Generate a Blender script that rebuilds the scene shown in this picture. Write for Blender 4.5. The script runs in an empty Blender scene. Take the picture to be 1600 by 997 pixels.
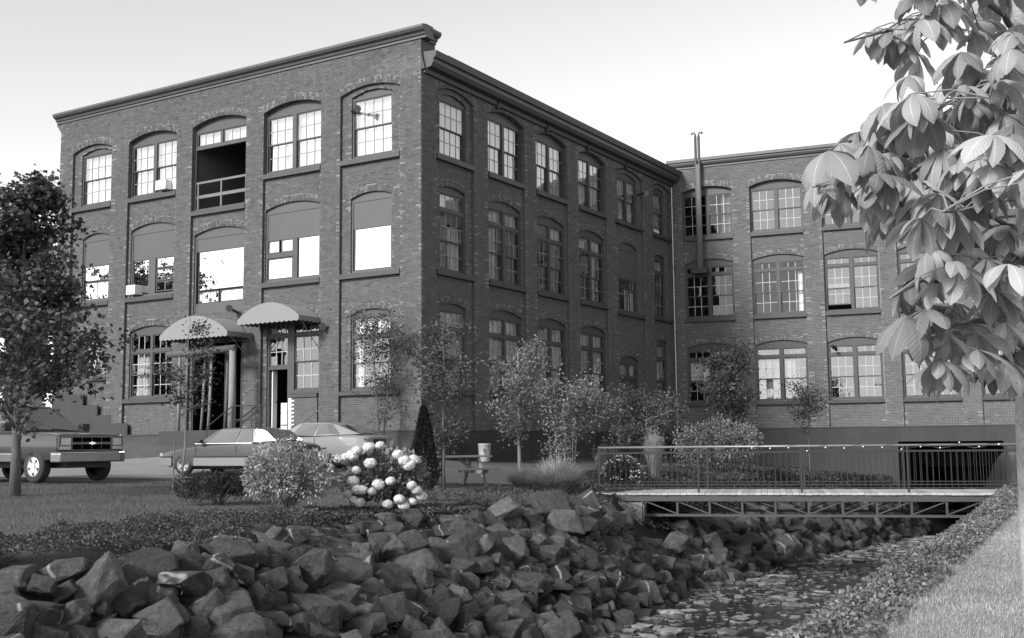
import bpy, bmesh, math, random
import numpy as np
from mathutils import Matrix, Vector, noise
from mathutils.geometry import tessellate_polygon

sc = bpy.context.scene
COL = sc.collection
R = math.radians

# ------------------------------------------------------------------ camera
EYE = 0.9
cam_d = bpy.data.cameras.new('camera')
cam = bpy.data.objects.new('camera', cam_d)
COL.objects.link(cam)
cam_d.sensor_fit = 'HORIZONTAL'
cam_d.sensor_width = 36.0
cam_d.lens = 36.0 * 1770.8 / 1600.0
cam_d.clip_start = 0.05
cam_d.clip_end = 4000
_p, _r = R(6.2198), R(-0.5507)
_fw = Vector((0, math.cos(_p), math.sin(_p)))
_up = Vector((0, -math.sin(_p), math.cos(_p)))
_rt = Vector((1, 0, 0))
_rt2 = _rt * math.cos(_r) + _up * math.sin(_r)
_up2 = -_rt * math.sin(_r) + _up * math.cos(_r)
cam.matrix_world = Matrix(((_rt2.x, _up2.x, -_fw.x, 0), (_rt2.y, _up2.y, -_fw.y, 0), (_rt2.z, _up2.z, -_fw.z, EYE), (0, 0, 0, 1)))
sc.camera = cam

# ------------------------------------------------------------------ sky and sun (black and white photograph: every colour is a grey)
SUN_DIR = Vector((-0.62, -0.60, 0.50)).normalized()      # towards the sun
world = bpy.data.worlds.new('World')
sc.world = world
world.use_nodes = True
wn, wl = world.node_tree.nodes, world.node_tree.links
wn.clear()
sky = wn.new('ShaderNodeTexSky')
sky.sky_type = 'NISHITA'
sky.sun_disc = False
sky.sun_elevation = math.asin(SUN_DIR.z)
sky.sun_rotation = math.atan2(SUN_DIR.x, SUN_DIR.y)
sky.air_density = 1.5
sky.dust_density = 0.3
sky.ozone_density = 1.0
bw = wn.new('ShaderNodeRGBToBW')
bg = wn.new('ShaderNodeBackground')
bg.inputs['Strength'].default_value = 0.115
wo = wn.new('ShaderNodeOutputWorld')
wl.new(sky.outputs[0], bw.inputs[0])
wl.new(bw.outputs[0], bg.inputs['Color'])
wl.new(bg.outputs[0], wo.inputs['Surface'])

sun_d = bpy.data.lights.new('sun', 'SUN')
sun = bpy.data.objects.new('sun', sun_d)
COL.objects.link(sun)
sun_d.energy = 2.3
sun_d.angle = R(14)
sun_d.color = (1, 1, 1)
sun.rotation_euler = SUN_DIR.to_track_quat('Z', 'Y').to_euler()
sun.location = (-20, -20, 30)

sc.view_settings.view_transform = 'Standard'
sc.view_settings.look = 'None'
sc.view_settings.exposure = 1.15
sc.view_settings.gamma = 1.0
sc.cycles.use_denoising = True
sc.cycles.max_bounces = 8
sc.cycles.diffuse_bounces = 3
sc.cycles.glossy_bounces = 3
sc.cycles.transmission_bounces = 4
sc.cycles.transparent_max_bounces = 12
sc.cycles.caustics_reflective = False
sc.cycles.caustics_refractive = False

# ------------------------------------------------------------------ helpers
rng = random.Random(7)
nrg = np.random.default_rng(11)


def tag(o, label=None, cat=None, group=None, kind=None):
    if label: o['label'] = label
    if cat: o['category'] = cat
    if group: o['group'] = group
    if kind: o['kind'] = kind
    return o


def empty(name, loc=(0, 0, 0), rz=0.0):
    o = bpy.data.objects.new(name, None)
    o.location = loc
    o.rotation_euler = (0, 0, rz)
    o.empty_display_size = 0.3
    COL.objects.link(o)
    return o


def link_mesh(name, me, mat=None, parent=None, loc=None):
    o = bpy.data.objects.new(name, me)
    COL.objects.link(o)
    if mat and not me.materials: me.materials.append(mat)
    if parent: o.parent = parent
    if loc is not None: o.location = loc
    return o


class MB:
    """collects polygons; build() links them as one mesh object"""
    def __init__(s, M=None):
        s.v, s.f, s.t, s.M = [], [], [], M
        s.tone = 0.0

    def add(s, vs, fs, tone=None):
        b = len(s.v)
        if s.M is not None:
            vs = [s.M @ Vector(p) for p in vs]
        s.v.extend([tuple(p) for p in vs])
        for q in fs:
            s.f.append([b + i for i in q])
            s.t.append(s.tone if tone is None else tone)

    def box(s, x0, x1, y0, y1, z0, z1, skip=''):
        if x0 > x1: x0, x1 = x1, x0
        if y0 > y1: y0, y1 = y1, y0
        vs = [(x0, y0, z0), (x1, y0, z0), (x1, y1, z0), (x0, y1, z0), (x0, y0, z1), (x1, y0, z1), (x1, y1, z1), (x0, y1, z1)]
        fs = [(0, 3, 2, 1), (4, 5, 6, 7), (0, 1, 5, 4), (1, 2, 6, 5), (2, 3, 7, 6), (3, 0, 4, 7)]
        s.add(vs, fs)

    def bar(s, a, b, w, h=None, roll=0.0):
        """rectangular bar between two points"""
        a, b = Vector(a), Vector(b)
        h = h or w
        d = (b - a).normalized()
        ref = Vector((0, 0, 1)) if abs(d.z) < 0.95 else Vector((1, 0, 0))
        x = d.cross(ref).normalized()
        y = x.cross(d).normalized()
        if roll:
            q = Matrix.Rotation(roll, 3, d)
            x, y = q @ x, q @ y
        vs = []
        for p in (a, b):
            for sx, sy in ((-1, -1), (1, -1), (1, 1), (-1, 1)):
                vs.append(p + x * (w / 2 * sx) + y * (h / 2 * sy))
        s.add(vs, [(0, 3, 2, 1), (4, 5, 6, 7), (0, 1, 5, 4), (1, 2, 6, 5), (2, 3, 7, 6), (3, 0, 4, 7)])

    def tube(s, pts, rad, n=8, cap=True):
        pts = [Vector(p) for p in pts]
        if not isinstance(rad, (list, tuple)): rad = [rad] * len(pts)
        vs, fs = [], []
        x = None
        for i, p in enumerate(pts):
            if i == 0: d = pts[1] - p
            elif i == len(pts) - 1: d = p - pts[i - 1]
            else: d = pts[i + 1] - pts[i - 1]
            d.normalize()
            if x is None:
                ref = Vector((0, 0, 1)) if abs(d.z) < 0.9 else Vector((1, 0, 0))
                x = d.cross(ref).normalized()
            else:
                x = (x - d * x.dot(d))
                if x.length < 1e-6: x = d.orthogonal()
                x.normalize()
            y = d.cross(x)
            for k in range(n):
                a = 2 * math.pi * k / n
                vs.append(p + (x * math.cos(a) + y * math.sin(a)) * rad[i])
        for i in range(len(pts) - 1):
            for k in range(n):
                k2 = (k + 1) % n
                fs.append((i * n + k, i * n + k2, (i + 1) * n + k2, (i + 1) * n + k))
        if cap:
            fs.append(tuple(range(n - 1, -1, -1)))
            m = (len(pts) - 1) * n
            fs.append(tuple(m + k for k in range(n)))
        s.add(vs, fs)

    def prism(s, prof, axis_fn):
        """prof: list of (a,b); axis_fn(a,b,t)->xyz for t in 0,1"""
        n = len(prof)
        vs = [axis_fn(a, b, 0) for a, b in prof] + [axis_fn(a, b, 1) for a, b in prof]
        fs = [tuple(range(n - 1, -1, -1)), tuple(range(n, 2 * n))]
        for i in range(n):
            j = (i + 1) % n
            fs.append((i, j, n + j, n + i))
        s.add(vs, fs)

    def mesh(s, name):
        me = bpy.data.meshes.new(name)
        me.from_pydata(s.v, [], s.f)
        if any(s.t):
            at = me.attributes.new('tone', 'FLOAT', 'FACE')
            at.data.foreach_set('value', s.t)
        me.update()
        return me

    def build(s, name, mat, parent=None, smooth=False, bevel=0.0, seg=1, fixn=False, loc=None):
        me = s.mesh(name)
        if fixn or bevel:
            bm = bmesh.new()
            bm.from_mesh(me)
            if fixn: bmesh.ops.recalc_face_normals(bm, faces=bm.faces)
            if bevel:
                ed = [e for e in bm.edges if len(e.link_faces) == 2 and e.calc_face_angle(0) > 0.5]
                bmesh.ops.bevel(bm, geom=ed, offset=bevel, segments=seg, affect='EDGES', profile=0.5)
            bm.to_mesh(me)
            bm.free()
        if smooth:
            me.polygons.foreach_set('use_smooth', [True] * len(me.polygons))
        return link_mesh(name, me, mat, parent, loc)


def np_mesh(name, V, F, tone=None, smooth=False, tone_domain='FACE'):
    """fast mesh from numpy: V (n,3), F (m,k) all the same size k"""
    me = bpy.data.meshes.new(name)
    V = np.ascontiguousarray(V, dtype=np.float32)
    F = np.ascontiguousarray(F, dtype=np.int32)
    me.vertices.add(len(V))
    me.vertices.foreach_set('co', V.ravel())
    m, k = F.shape
    me.loops.add(m * k)
    me.loops.foreach_set('vertex_index', F.ravel())
    me.polygons.add(m)
    me.polygons.foreach_set('loop_start', np.arange(0, m * k, k, dtype=np.int32))
    if smooth: me.polygons.foreach_set('use_smooth', np.ones(m, dtype=bool))
    if tone is not None:
        at = me.attributes.new('tone', 'FLOAT', tone_domain)
        at.data.foreach_set('value', np.ascontiguousarray(tone, dtype=np.float32))
    me.update(calc_edges=True)
    me.validate()
    return me


# ------------------------------------------------------------------ materials
def nt(name):
    m = bpy.data.materials.new(name)
    m.use_nodes = True
    n, l = m.node_tree.nodes, m.node_tree.links
    n.clear()
    out = n.new('ShaderNodeOutputMaterial')
    return m, n, l, out


def math_node(n, l, op, a, b=None, c=None, clamp=False):
    q = n.new('ShaderNodeMath')
    q.operation = op
    q.use_clamp = clamp
    for i, x in enumerate((a, b, c)):
        if x is None: continue
        if isinstance(x, (int, float)): q.inputs[i].default_value = x
        else: l.new(x, q.inputs[i])
    return q.outputs[0]


def noise_node(n, l, scale, detail=4, rough=0.6, vec=None, dist=0.0):
    q = n.new('ShaderNodeTexNoise')
    q.inputs['Scale'].default_value = scale
    q.inputs['Detail'].default_value = detail
    q.inputs['Roughness'].default_value = rough
    q.inputs['Distortion'].default_value = dist
    if vec is not None: l.new(vec, q.inputs['Vector'])
    return q.outputs['Fac']


def mat(name, base, rough=0.6, var=0.25, scale=6.0, fine=None, bump=0.0, bscale=40.0, tone=0.0, metal=0.0, spec=0.5, coat=0.0,
        trans=0.0, world_scale=False, objvar=0.0, streak=0.0):
    """grey principled material: base * (1 +- var by noise) (1 + tone attribute)"""
    m, n, l, out = nt(name)
    b = n.new('ShaderNodeBsdfPrincipled')
    tc = n.new('ShaderNodeTexCoord')
    vec = tc.outputs['Object']
    v = None
    if var > 0:
        f = noise_node(n, l, scale, 5, 0.65, vec)
        v = math_node(n, l, 'MULTIPLY_ADD', f, 2 * var * 1.6, 1 - var * 1.6)
        f2 = noise_node(n, l, (fine or scale * 7), 3, 0.6, vec)
        v2 = math_node(n, l, 'MULTIPLY_ADD', f2, var * 1.6, 1 - var * 0.8)
        v = math_node(n, l, 'MULTIPLY', v, v2)
    if streak > 0:
        mp = n.new('ShaderNodeMapping')
        mp.inputs['Scale'].default_value = (5, 5, 0.35)
        l.new(vec, mp.inputs['Vector'])
        f3 = noise_node(n, l, 1.5, 4, 0.6, mp.outputs[0])
        s3 = math_node(n, l, 'MULTIPLY_ADD', f3, 2 * streak, 1 - streak)
        v = math_node(n, l, 'MULTIPLY', v, s3) if v is not None else s3
    if tone:
        at = n.new('ShaderNodeAttribute')
        at.attribute_name = 'tone'
        t = math_node(n, l, 'MULTIPLY_ADD', at.outputs['Fac'], tone, 1.0)
        v = math_node(n, l, 'MULTIPLY', v, t) if v is not None else t
    if objvar:
        oi = n.new('ShaderNodeObjectInfo')
        t = math_node(n, l, 'MULTIPLY_ADD', oi.outputs['Random'], 2 * objvar, 1 - objvar)
        v = math_node(n, l, 'MULTIPLY', v, t) if v is not None else t
    if v is not None:
        c = math_node(n, l, 'MULTIPLY', v, base, clamp=True)
        cb = n.new('ShaderNodeCombineColor')
        for i in range(3): l.new(c, cb.inputs[i])
        l.new(cb.outputs[0], b.inputs['Base Color'])
    else:
        b.inputs['Base Color'].default_value = (base, base, base, 1)
    b.inputs['Roughness'].default_value = rough
    b.inputs['Metallic'].default_value = metal
    b.inputs['Specular IOR Level'].default_value = spec
    if coat:
        b.inputs['Coat Weight'].default_value = coat
        b.inputs['Coat Roughness'].default_value = 0.06
    if bump > 0:
        bp = n.new('ShaderNodeBump')
        bp.inputs['Strength'].default_value = bump
        bp.inputs['Distance'].default_value = 0.02
        f = noise_node(n, l, bscale, 5, 0.65, vec)
        l.new(f, bp.inputs['Height'])
        l.new(bp.outputs[0], b.inputs['Normal'])
    if trans > 0:
        tr = n.new('ShaderNodeBsdfTranslucent')
        if v is not None: l.new(cb.outputs[0], tr.inputs['Color'])
        else: tr.inputs['Color'].default_value = (base, base, base, 1)
        mx = n.new('ShaderNodeMixShader')
        mx.inputs[0].default_value = trans
        l.new(b.outputs[0], mx.inputs[1])
        l.new(tr.outputs[0], mx.inputs[2])
        l.new(mx.outputs[0], out.inputs['Surface'])
    else:
        l.new(b.outputs[0], out.inputs['Surface'])
    return m


def glass(name, refl, rough=0.02, tint=0.85, wavy=0.02):
    """window glass: mirror part rises towards grazing, the rest is seen through"""
    m, n, l, out = nt(name)
    g = n.new('ShaderNodeBsdfGlossy')
    g.inputs['Color'].default_value = (0.95, 0.95, 0.95, 1)
    g.inputs['Roughness'].default_value = rough
    t = n.new('ShaderNodeBsdfTransparent')
    t.inputs['Color'].default_value = (tint, tint, tint, 1)
    lw = n.new('ShaderNodeFresnel')
    lw.inputs['IOR'].default_value = 1.5
    fac = math_node(n, l, 'ADD', lw.outputs[0], refl, clamp=True)
    tc = n.new('ShaderNodeTexCoord')
    bp = n.new('ShaderNodeBump')
    bp.inputs['Strength'].default_value = wavy * 10
    bp.inputs['Distance'].default_value = 0.01
    l.new(noise_node(n, l, 2.3, 2, 0.5, tc.outputs['Object']), bp.inputs['Height'])
    l.new(bp.outputs[0], g.inputs['Normal'])
    mx = n.new('ShaderNodeMixShader')
    l.new(fac, mx.inputs[0])
    l.new(t.outputs[0], mx.inputs[1])
    l.new(g.outputs[0], mx.inputs[2])
    l.new(mx.outputs[0], out.inputs['Surface'])
    return m


M = {}
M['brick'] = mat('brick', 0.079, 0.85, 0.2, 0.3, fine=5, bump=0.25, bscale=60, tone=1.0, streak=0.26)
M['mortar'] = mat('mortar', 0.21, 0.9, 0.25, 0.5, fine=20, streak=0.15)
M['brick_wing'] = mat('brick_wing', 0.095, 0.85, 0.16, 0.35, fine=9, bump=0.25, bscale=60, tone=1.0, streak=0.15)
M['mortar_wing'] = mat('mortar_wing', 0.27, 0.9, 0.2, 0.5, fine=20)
M['render_paint'] = mat('foundation_paint', 0.036, 0.75, 0.3, 0.8, fine=14, bump=0.15, bscale=25, streak=0.25)
M['trim'] = mat('dark_trim_paint', 0.045, 0.5, 0.18, 2.0, fine=30, bump=0.06, bscale=40)
M['trim2'] = mat('window_frame_paint', 0.055, 0.55, 0.2, 2.0, fine=30)
M['panel'] = mat('window_panel_paint', 0.075, 0.55, 0.10, 0.8, fine=12, bump=0.04, bscale=12)
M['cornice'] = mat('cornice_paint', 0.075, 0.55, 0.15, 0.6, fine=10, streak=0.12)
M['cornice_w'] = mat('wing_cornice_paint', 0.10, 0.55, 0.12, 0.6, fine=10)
M['muntin'] = mat('muntin_paint', 0.22, 0.5, 0.12, 3)
M['muntin_w'] = mat('muntin_paint_pale', 0.42, 0.5, 0.12, 3)
M['white'] = mat('white_paint', 0.78, 0.5, 0.06, 3)
M['curtain'] = mat('curtain_cloth', 0.86, 0.9, 0.10, 3, tone=1.0)
M['curtain_g'] = mat('curtain_cloth_grey', 0.42, 0.9, 0.15, 3, tone=1.0)
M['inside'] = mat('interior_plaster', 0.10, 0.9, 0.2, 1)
M['roof'] = mat('roof_felt', 0.12, 0.9, 0.15, 1)
M['glass'] = glass('window_glass', 0.12, tint=.92)
M['glass_f'] = glass('window_glass_front', 0.42, tint=.95)
M['glass_r'] = glass('window_glass_side', 0.22, tint=.92)
M['glass_w'] = glass('window_glass_wing', 0.13, tint=0.8, wavy=.006)
M['glass_lo'] = glass('window_glass_dim', 0.02, tint=0.85, wavy=.006)
M['mirror'] = glass('mirror_film_glass', 0.86, rough=0.01, tint=0.5)
M['asphalt'] = mat('asphalt', 0.20, 0.9, 0.16, 0.9, fine=60, bump=0.3, bscale=120)
M['concrete'] = mat('concrete', 0.33, 0.85, 0.15, 2, fine=30, bump=0.15, bscale=50)
M['black'] = mat('black_metal', 0.025, 0.45, 0.15, 5)
M['metal'] = mat('galvanised_metal', 0.30, 0.38, 0.2, 3, metal=0.8)
M['metal_d'] = mat('dull_grey_metal', 0.14, 0.5, 0.2, 3, metal=0.3)
M['steel_d'] = mat('dark_flue_steel', 0.075, 0.5, 0.2, 3, metal=0.3)
M['void'] = mat('dark_void', 0.004, 1.0, 0, spec=0.0)
# ------------------------------------------------------------------ terrain: upland left of the creek, creek, right bank
CO = np.array([-5.1, 11.5]); CT = np.array([0.487, 0.873]); CN = np.array([0.873, -0.487])
UP = np.array([(-5.1, 11.5, -.25), (-3.3, 14.9, -.25), (-1.1, 19.3, -.27), (1.2, 21.9, -.30), (2.1, 25, -.40), (3, 28.5, -.42),
    (-9.7, 22.5, -.05), (-12, 26, 0), (-11, 31.9, 0), (-9.35, 32.6, 0), (-7, 31.6, 0), (-5.2, 33.8, .05), (-2, 23.5, -.12),
    (-1.3, 24.3, -.15), (-1.2, 27.5, -.14), (.1, 28, -.17), (-15, 20, -.05), (-20, 28, .05), (-8, 16, -.12), (-9, 9, -.2), (-30, 12, 0), (-7, 28, 0), (-4, 28.5, 0), (-10, 35, .1),
    (-13.3, 39, .45), (-16.5, 40.5, .55), (-11.5, 38, .40), (-22, 40, .5), (-14.8, 43.3, 1.3), (-18.3, 45.4, 1.4), (-12.3, 41.7, 1.27),
    (-9.7, 40.2, 1.1), (-7.2, 38.6, .75), (-3.8, 36.5, .5), (-2.9, 36, .45), (-2.1, 37.3, .33), (0, 40.7, .21), (3.35, 46.2, .25), (7.5, 53, .1),
    (8.8, 52.8, 0), (11.4, 51.7, -.3), (13.2, 51, -.6), (14.5, 50, -.8), (2, 32, 0), (5, 36, -.1), (7, 42, -.05), (9, 46, -.2), (11, 47, -.6), (-1, 31, -.03), (0, 34, .06),
    (-60, 60, 2), (-60, 20, .5), (-40, 110, 2.5), (40, 110, 1), (-60, -40, 0), (-20, -30, -.5), (-26, 52, 1.6), (10, 60, .5)])


def _rbf(P):
    A = UP[:, :2]
    d = np.sqrt(((A[:, None] - A[None]) ** 2).sum(-1))
    n = len(A)
    Q = np.zeros((n + 3, n + 3))
    Q[:n, :n] = d + np.eye(n) * -0.15
    Q[:n, n] = 1; Q[:n, n + 1:] = A
    Q[n, :n] = 1; Q[n + 1:, :n] = A.T
    return np.linalg.solve(Q, np.concatenate([UP[:, 2], [0, 0, 0]]))


_W = _rbf(UP)


def upland(x, y):
    x = np.clip(np.asarray(x, float), -70, 60); y = np.clip(np.asarray(y, float), -40, 115)
    out = _W[-3] + _W[-2] * x + _W[-1] * y
    for (a, b, _), w in zip(UP, _W[:-3]):
        out = out + w * np.sqrt((x - a) ** 2 + (y - b) ** 2)
    return out


def sw(x, y):
    x = np.asarray(x, float) - CO[0]; y = np.asarray(y, float) - CO[1]
    return x * CT[0] + y * CT[1], x * CN[0] + y * CN[1]


def xy_sw(s, w):
    return CO[0] + s * CT[0] + w * CN[0], CO[1] + s * CT[1] + w * CN[1]


def w_top(s): return np.interp(s, [-30, 0, 2, 4, 6, 7.7, 8.8, 10.8, 12.2, 14.8, 17.6, 22, 30, 40], [0, -.1, .1, -.1, -.86, -.84, -.31, -.17, .2, -.3, -1.3, -1.0, -.5, .2])
def w_foot(s): return np.interp(s, [-30, 0, 9.6, 17.4, 25.6, 43, 60], [2.4, 2.2, 1.75, .95, 1.1, 1.45, 1.5])
def w_rc(s): return np.interp(s, [-30, 1.4, 16.5, 22, 34, 44, 60], [7.8, 7.7, 7.4, 7.2, 6.2, 4.75, 4.75])
def z_wat(s): return np.interp(s, [-60, 0, 10, 17, 26, 35, 43, 50], [-2.0, -2.1, -2.22, -2.33, -2.5, -2.75, -3.05, -3.1])
def z_right(s, w): return np.interp(s, [-30, 1.4, 16.5, 20, 26, 44], [-.80, -.68, -.45, -.34, -.2, .3]) + 0.012 * np.clip(w - 7.5, 0, 40)


def smooth01(t):
    t = np.clip(t, 0, 1)
    return t * t * (3 - 2 * t)


def ground(x, y):
    s, w = sw(x, y)
    up = upland(x, y)
    zb = z_wat(s) - 0.16
    t1 = np.clip((w - w_top(s)) / (w_foot(s) + 0.25 - w_top(s)), 0, 1)
    t2 = np.clip((w - (w_rc(s) - 1.9)) / 1.9, 0, 1)
    z = np.where(w < w_top(s), up, up * (1 - t1) + zb * t1)
    zr = z_right(s, w)
    z = np.where(t2 > 0, zb * (1 - smooth01(t2)) + zr * smooth01(t2), z)
    z = np.where(w > w_rc(s), zr, z)
    far = smooth01((s - 58.0) / 3)      # the creek runs on below the wing, the land closes behind it
    return z * (1 - far) + np.maximum(z, 0.4) * far


def gz(x, y): return float(ground(np.array([x]), np.array([y]))[0])


def axis(lo, hi, step, far):
    c = np.arange(lo, hi + step / 2, step)
    g = [hi]; st = step
    while g[-1] < far:
        st *= 1.45; g.append(g[-1] + st)
    a = [lo]; st = step
    while a[-1] > -far:
        st *= 1.45; a.append(a[-1] - st)
    return np.concatenate([np.array(a[:0:-1]), c, np.array(g[1:])])


def sheet(name, xs, ys, fn, mask=None, smooth=True):
    X, Y = np.meshgrid(xs, ys)
    Z = fn(X.ravel(), Y.ravel())
    V = np.stack([X.ravel(), Y.ravel(), Z], 1)
    nx, ny = len(xs), len(ys)
    i = np.arange(nx - 1); j = np.arange(ny - 1)
    I, J = np.meshgrid(i, j)
    b = (J * nx + I).ravel()
    F = np.stack([b, b + 1, b + nx + 1, b + nx], 1)
    if mask is not None:
        cx = V[F].mean(1)
        F = F[mask(cx[:, 0], cx[:, 1])]
    used = np.unique(F)
    re = np.full(len(V), -1); re[used] = np.arange(len(used))
    return np_mesh(name, V[used], re[F], smooth=smooth)


def terrain_mat():
    """lawn, bare soil and creek bed by place on the land"""
    m, n, l, out = nt('lawn_and_soil')
    b = n.new('ShaderNodeBsdfPrincipled')
    tc = n.new('ShaderNodeTexCoord')
    vec = tc.outputs['Object']
    a = n.new('ShaderNodeAttribute'); a.attribute_name = 'tone'
    big = noise_node(n, l, 0.45, 4, 0.6, vec)
    fine = noise_node(n, l, 9.0, 5, 0.7, vec)
    mp = n.new('ShaderNodeMapping'); mp.inputs['Scale'].default_value = (60, 14, 20)
    l.new(vec, mp.inputs['Vector'])
    bl = noise_node(n, l, 1.0, 3, 0.7, mp.outputs[0])
    v = math_node(n, l, 'MULTIPLY_ADD', big, 0.9, 0.55)
    v = math_node(n, l, 'MULTIPLY', v, math_node(n, l, 'MULTIPLY_ADD', fine, 0.9, 0.55))
    v = math_node(n, l, 'MULTIPLY', v, math_node(n, l, 'MULTIPLY_ADD', bl, 0.8, 0.6))
    c = math_node(n, l, 'MULTIPLY', v, a.outputs['Fac'], clamp=True)
    cb = n.new('ShaderNodeCombineColor')
    for i in range(3): l.new(c, cb.inputs[i])
    l.new(cb.outputs[0], b.inputs['Base Color'])
    b.inputs['Roughness'].default_value = 0.95
    b.inputs['Specular IOR Level'].default_value = 0.15
    bp = n.new('ShaderNodeBump')
    bp.inputs['Strength'].default_value = 0.7
    bp.inputs['Distance'].default_value = 0.04
    l.new(math_node(n, l, 'ADD', fine, bl), bp.inputs['Height'])
    l.new(bp.outputs[0], b.inputs['Normal'])
    l.new(b.outputs[0], out.inputs['Surface'])
    return m


M['terrain'] = terrain_mat()


def culvert_cut(x, y):
    """ground left out where the wing's tailrace tunnel runs"""
    s, w = sw(x, y)
    return np.ones_like(x, bool)


xs, ys = axis(-24, 24, 0.3, 900), axis(2, 62, 0.3, 900)
gm = sheet('ground', xs, ys, ground, culvert_cut)
gv = np.empty(len(gm.vertices) * 3, np.float32)
gm.vertices.foreach_get('co', gv)
gv = gv.reshape(-1, 3)
_s, _w = sw(gv[:, 0], gv[:, 1])
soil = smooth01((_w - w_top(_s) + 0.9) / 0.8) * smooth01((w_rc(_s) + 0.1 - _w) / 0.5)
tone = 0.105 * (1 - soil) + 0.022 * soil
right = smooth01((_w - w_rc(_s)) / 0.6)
tone = tone * (1 - right) + 0.27 * right  # near-bank lawn made paler: its sunlight is painted into the ground tone
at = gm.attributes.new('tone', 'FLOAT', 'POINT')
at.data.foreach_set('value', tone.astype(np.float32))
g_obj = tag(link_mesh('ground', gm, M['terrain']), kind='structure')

# parking area along the mill front
def lot_mask(x, y):
    # along-front coordinates: a right-pointing run parallel to the facade
    u = (x + 2.9) * -0.853 + (y - 36) * 0.5216      # along the front, from the corner to the left
    d = -((x + 2.9) * 0.5216 + (y - 36) * 0.8533)   # distance out from the front
    dn = np.interp(u, [-8, 0, 1.5, 4, 8, 11, 14, 18, 40], [2.6, 2.6, 2.4, 1.9, 1.9, 3.4, 3.6, 3.9, 4.4])
    df = np.interp(u, [-8, -1, 1, 4, 7, 10, 14, 18, 24, 40], [2.6, 2.6, 5.5, 7.6, 8.4, 9.5, 12.0, 14.6, 16, 17])
    return (d > dn) & (d < df) & (u < 60)


lot = sheet('parking_lot', np.arange(-60, 4, 0.16), np.arange(14, 75, 0.16), lambda x, y: ground(x, y) + 0.018, lot_mask)
tag(link_mesh('parking_lot', lot, M['asphalt']), kind='structure')

# creek water
def water_mat():
    m, n, l, out = nt('creek_water')
    b = n.new('ShaderNodeBsdfPrincipled')
    b.inputs['Base Color'].default_value = (0.018, 0.018, 0.018, 1)
    b.inputs['Roughness'].default_value = 0.07
    b.inputs['IOR'].default_value = 1.33
    tc = n.new('ShaderNodeTexCoord')
    bp = n.new('ShaderNodeBump')
    bp.inputs['Strength'].default_value = 0.35
    bp.inputs['Distance'].default_value = 0.03
    l.new(noise_node(n, l, 5.0, 4, 0.6, tc.outputs['Object'], 0.6), bp.inputs['Height'])
    l.new(bp.outputs[0], b.inputs['Normal'])
    l.new(b.outputs[0], out.inputs['Surface'])
    return m


M['water'] = water_mat()
Sg, Wg = np.meshgrid(np.arange(-25, 60, 0.5), np.linspace(0, 1, 9))
ws = Sg.ravel(); ww = (w_top(ws) + 0.3) * (1 - Wg.ravel()) + (w_rc(ws) - 0.4) * Wg.ravel()
wx, wy = xy_sw(ws, ww)
nS = Sg.shape[1]
I, J = np.meshgrid(np.arange(nS - 1), np.arange(8))
b_ = (J * nS + I).ravel()
wm = np_mesh('creek_water', np.stack([wx, wy, z_wat(ws)], 1), np.stack([b_ + nS, b_ + nS + 1, b_ + 1, b_], 1), smooth=True)
tag(link_mesh('creek_water', wm, M['water']), kind='structure')
# ------------------------------------------------------------------ brick mill
# facade frames: u along the wall, d into the wall, z up
CORNER = Vector((-2.9034, 36.0, 0)); A_MAIN = math.atan2(-0.5216, 0.8532)
WCORN = Vector((7.6827, 53.3205, 0)); A_WING = math.atan2(-0.39261, 0.91971)
MX_F = Matrix.Identity(4)                                    # x = u, y = d
MX_R = Matrix.Rotation(math.pi / 2, 4, 'Z')                  # x = -d, y = u


def arc(ua, ub, zs, rise, n=10, ext=0.0):
    """points of a segmental arch from ub to ua (right to left), ext grows it outward"""
    W = ub - ua
    Rr = (W * W / 4 + rise * rise) / (2 * rise)
    uc, zc = (ua + ub) / 2, zs + rise - Rr
    ha = math.asin(min(1, W / 2 / Rr))
    return [(uc + (Rr + ext) * math.sin(ha - 2 * ha * i / n), zc + (Rr + ext) * math.cos(ha - 2 * ha * i / n)) for i in range(n + 1)]


def arc_geo(ua, ub, zs, rise):
    W = ub - ua
    Rr = (W * W / 4 + rise * rise) / (2 * rise)
    return (ua + ub) / 2, zs + rise - Rr, Rr, math.asin(min(1, W / 2 / Rr))


def loop(h):
    """counter-clockwise outline of an opening (ua,ub,za,zs,rise)"""
    ua, ub, za, zs, rise = h[:5]
    if rise <= 0: return [(ua, za), (ub, za), (ub, zs), (ua, zs)]
    return [(ua, za), (ub, za)] + arc(ua, ub, zs, rise)


def blocked(h, z):
    ua, ub, za, zs, rise = h[:5]
    ring = h[5] if len(h) > 5 else 0.0
    if z < za: return None
    if z <= zs: return (ua, ub)
    if rise <= 0: return None
    uc, zc, Rr, ha = arc_geo(ua, ub, zs, rise)
    Ro = Rr + ring
    if z >= zc + Ro: return None
    hw = min(math.sqrt(max(0, Ro * Ro - (z - zc) ** 2)), (z - zc) * math.tan(ha))
    return (uc - hw, uc + hw)


COURSE, BL, JT = 0.0677, 0.205, 0.011


def brick(mb, ua, ub, za, zb, d, proud, tone):
    f = d - proud
    vs = [(ua, f, za), (ub, f, za), (ub, f, zb), (ua, f, zb), (ua, d, za), (ub, d, za), (ub, d, zb), (ua, d, zb)]
    mb.add(vs, [(0, 1, 2, 3), (0, 4, 5, 1), (1, 5, 6, 2), (2, 6, 7, 3), (3, 7, 4, 0)], tone)


def rtone(r):
    t = r.gauss(0, 0.10)
    q = r.random()
    if q < 0.02: t += 0.4
    elif q < 0.08: t -= 0.22
    return max(-0.6, min(0.9, t)) or 0.01


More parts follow.
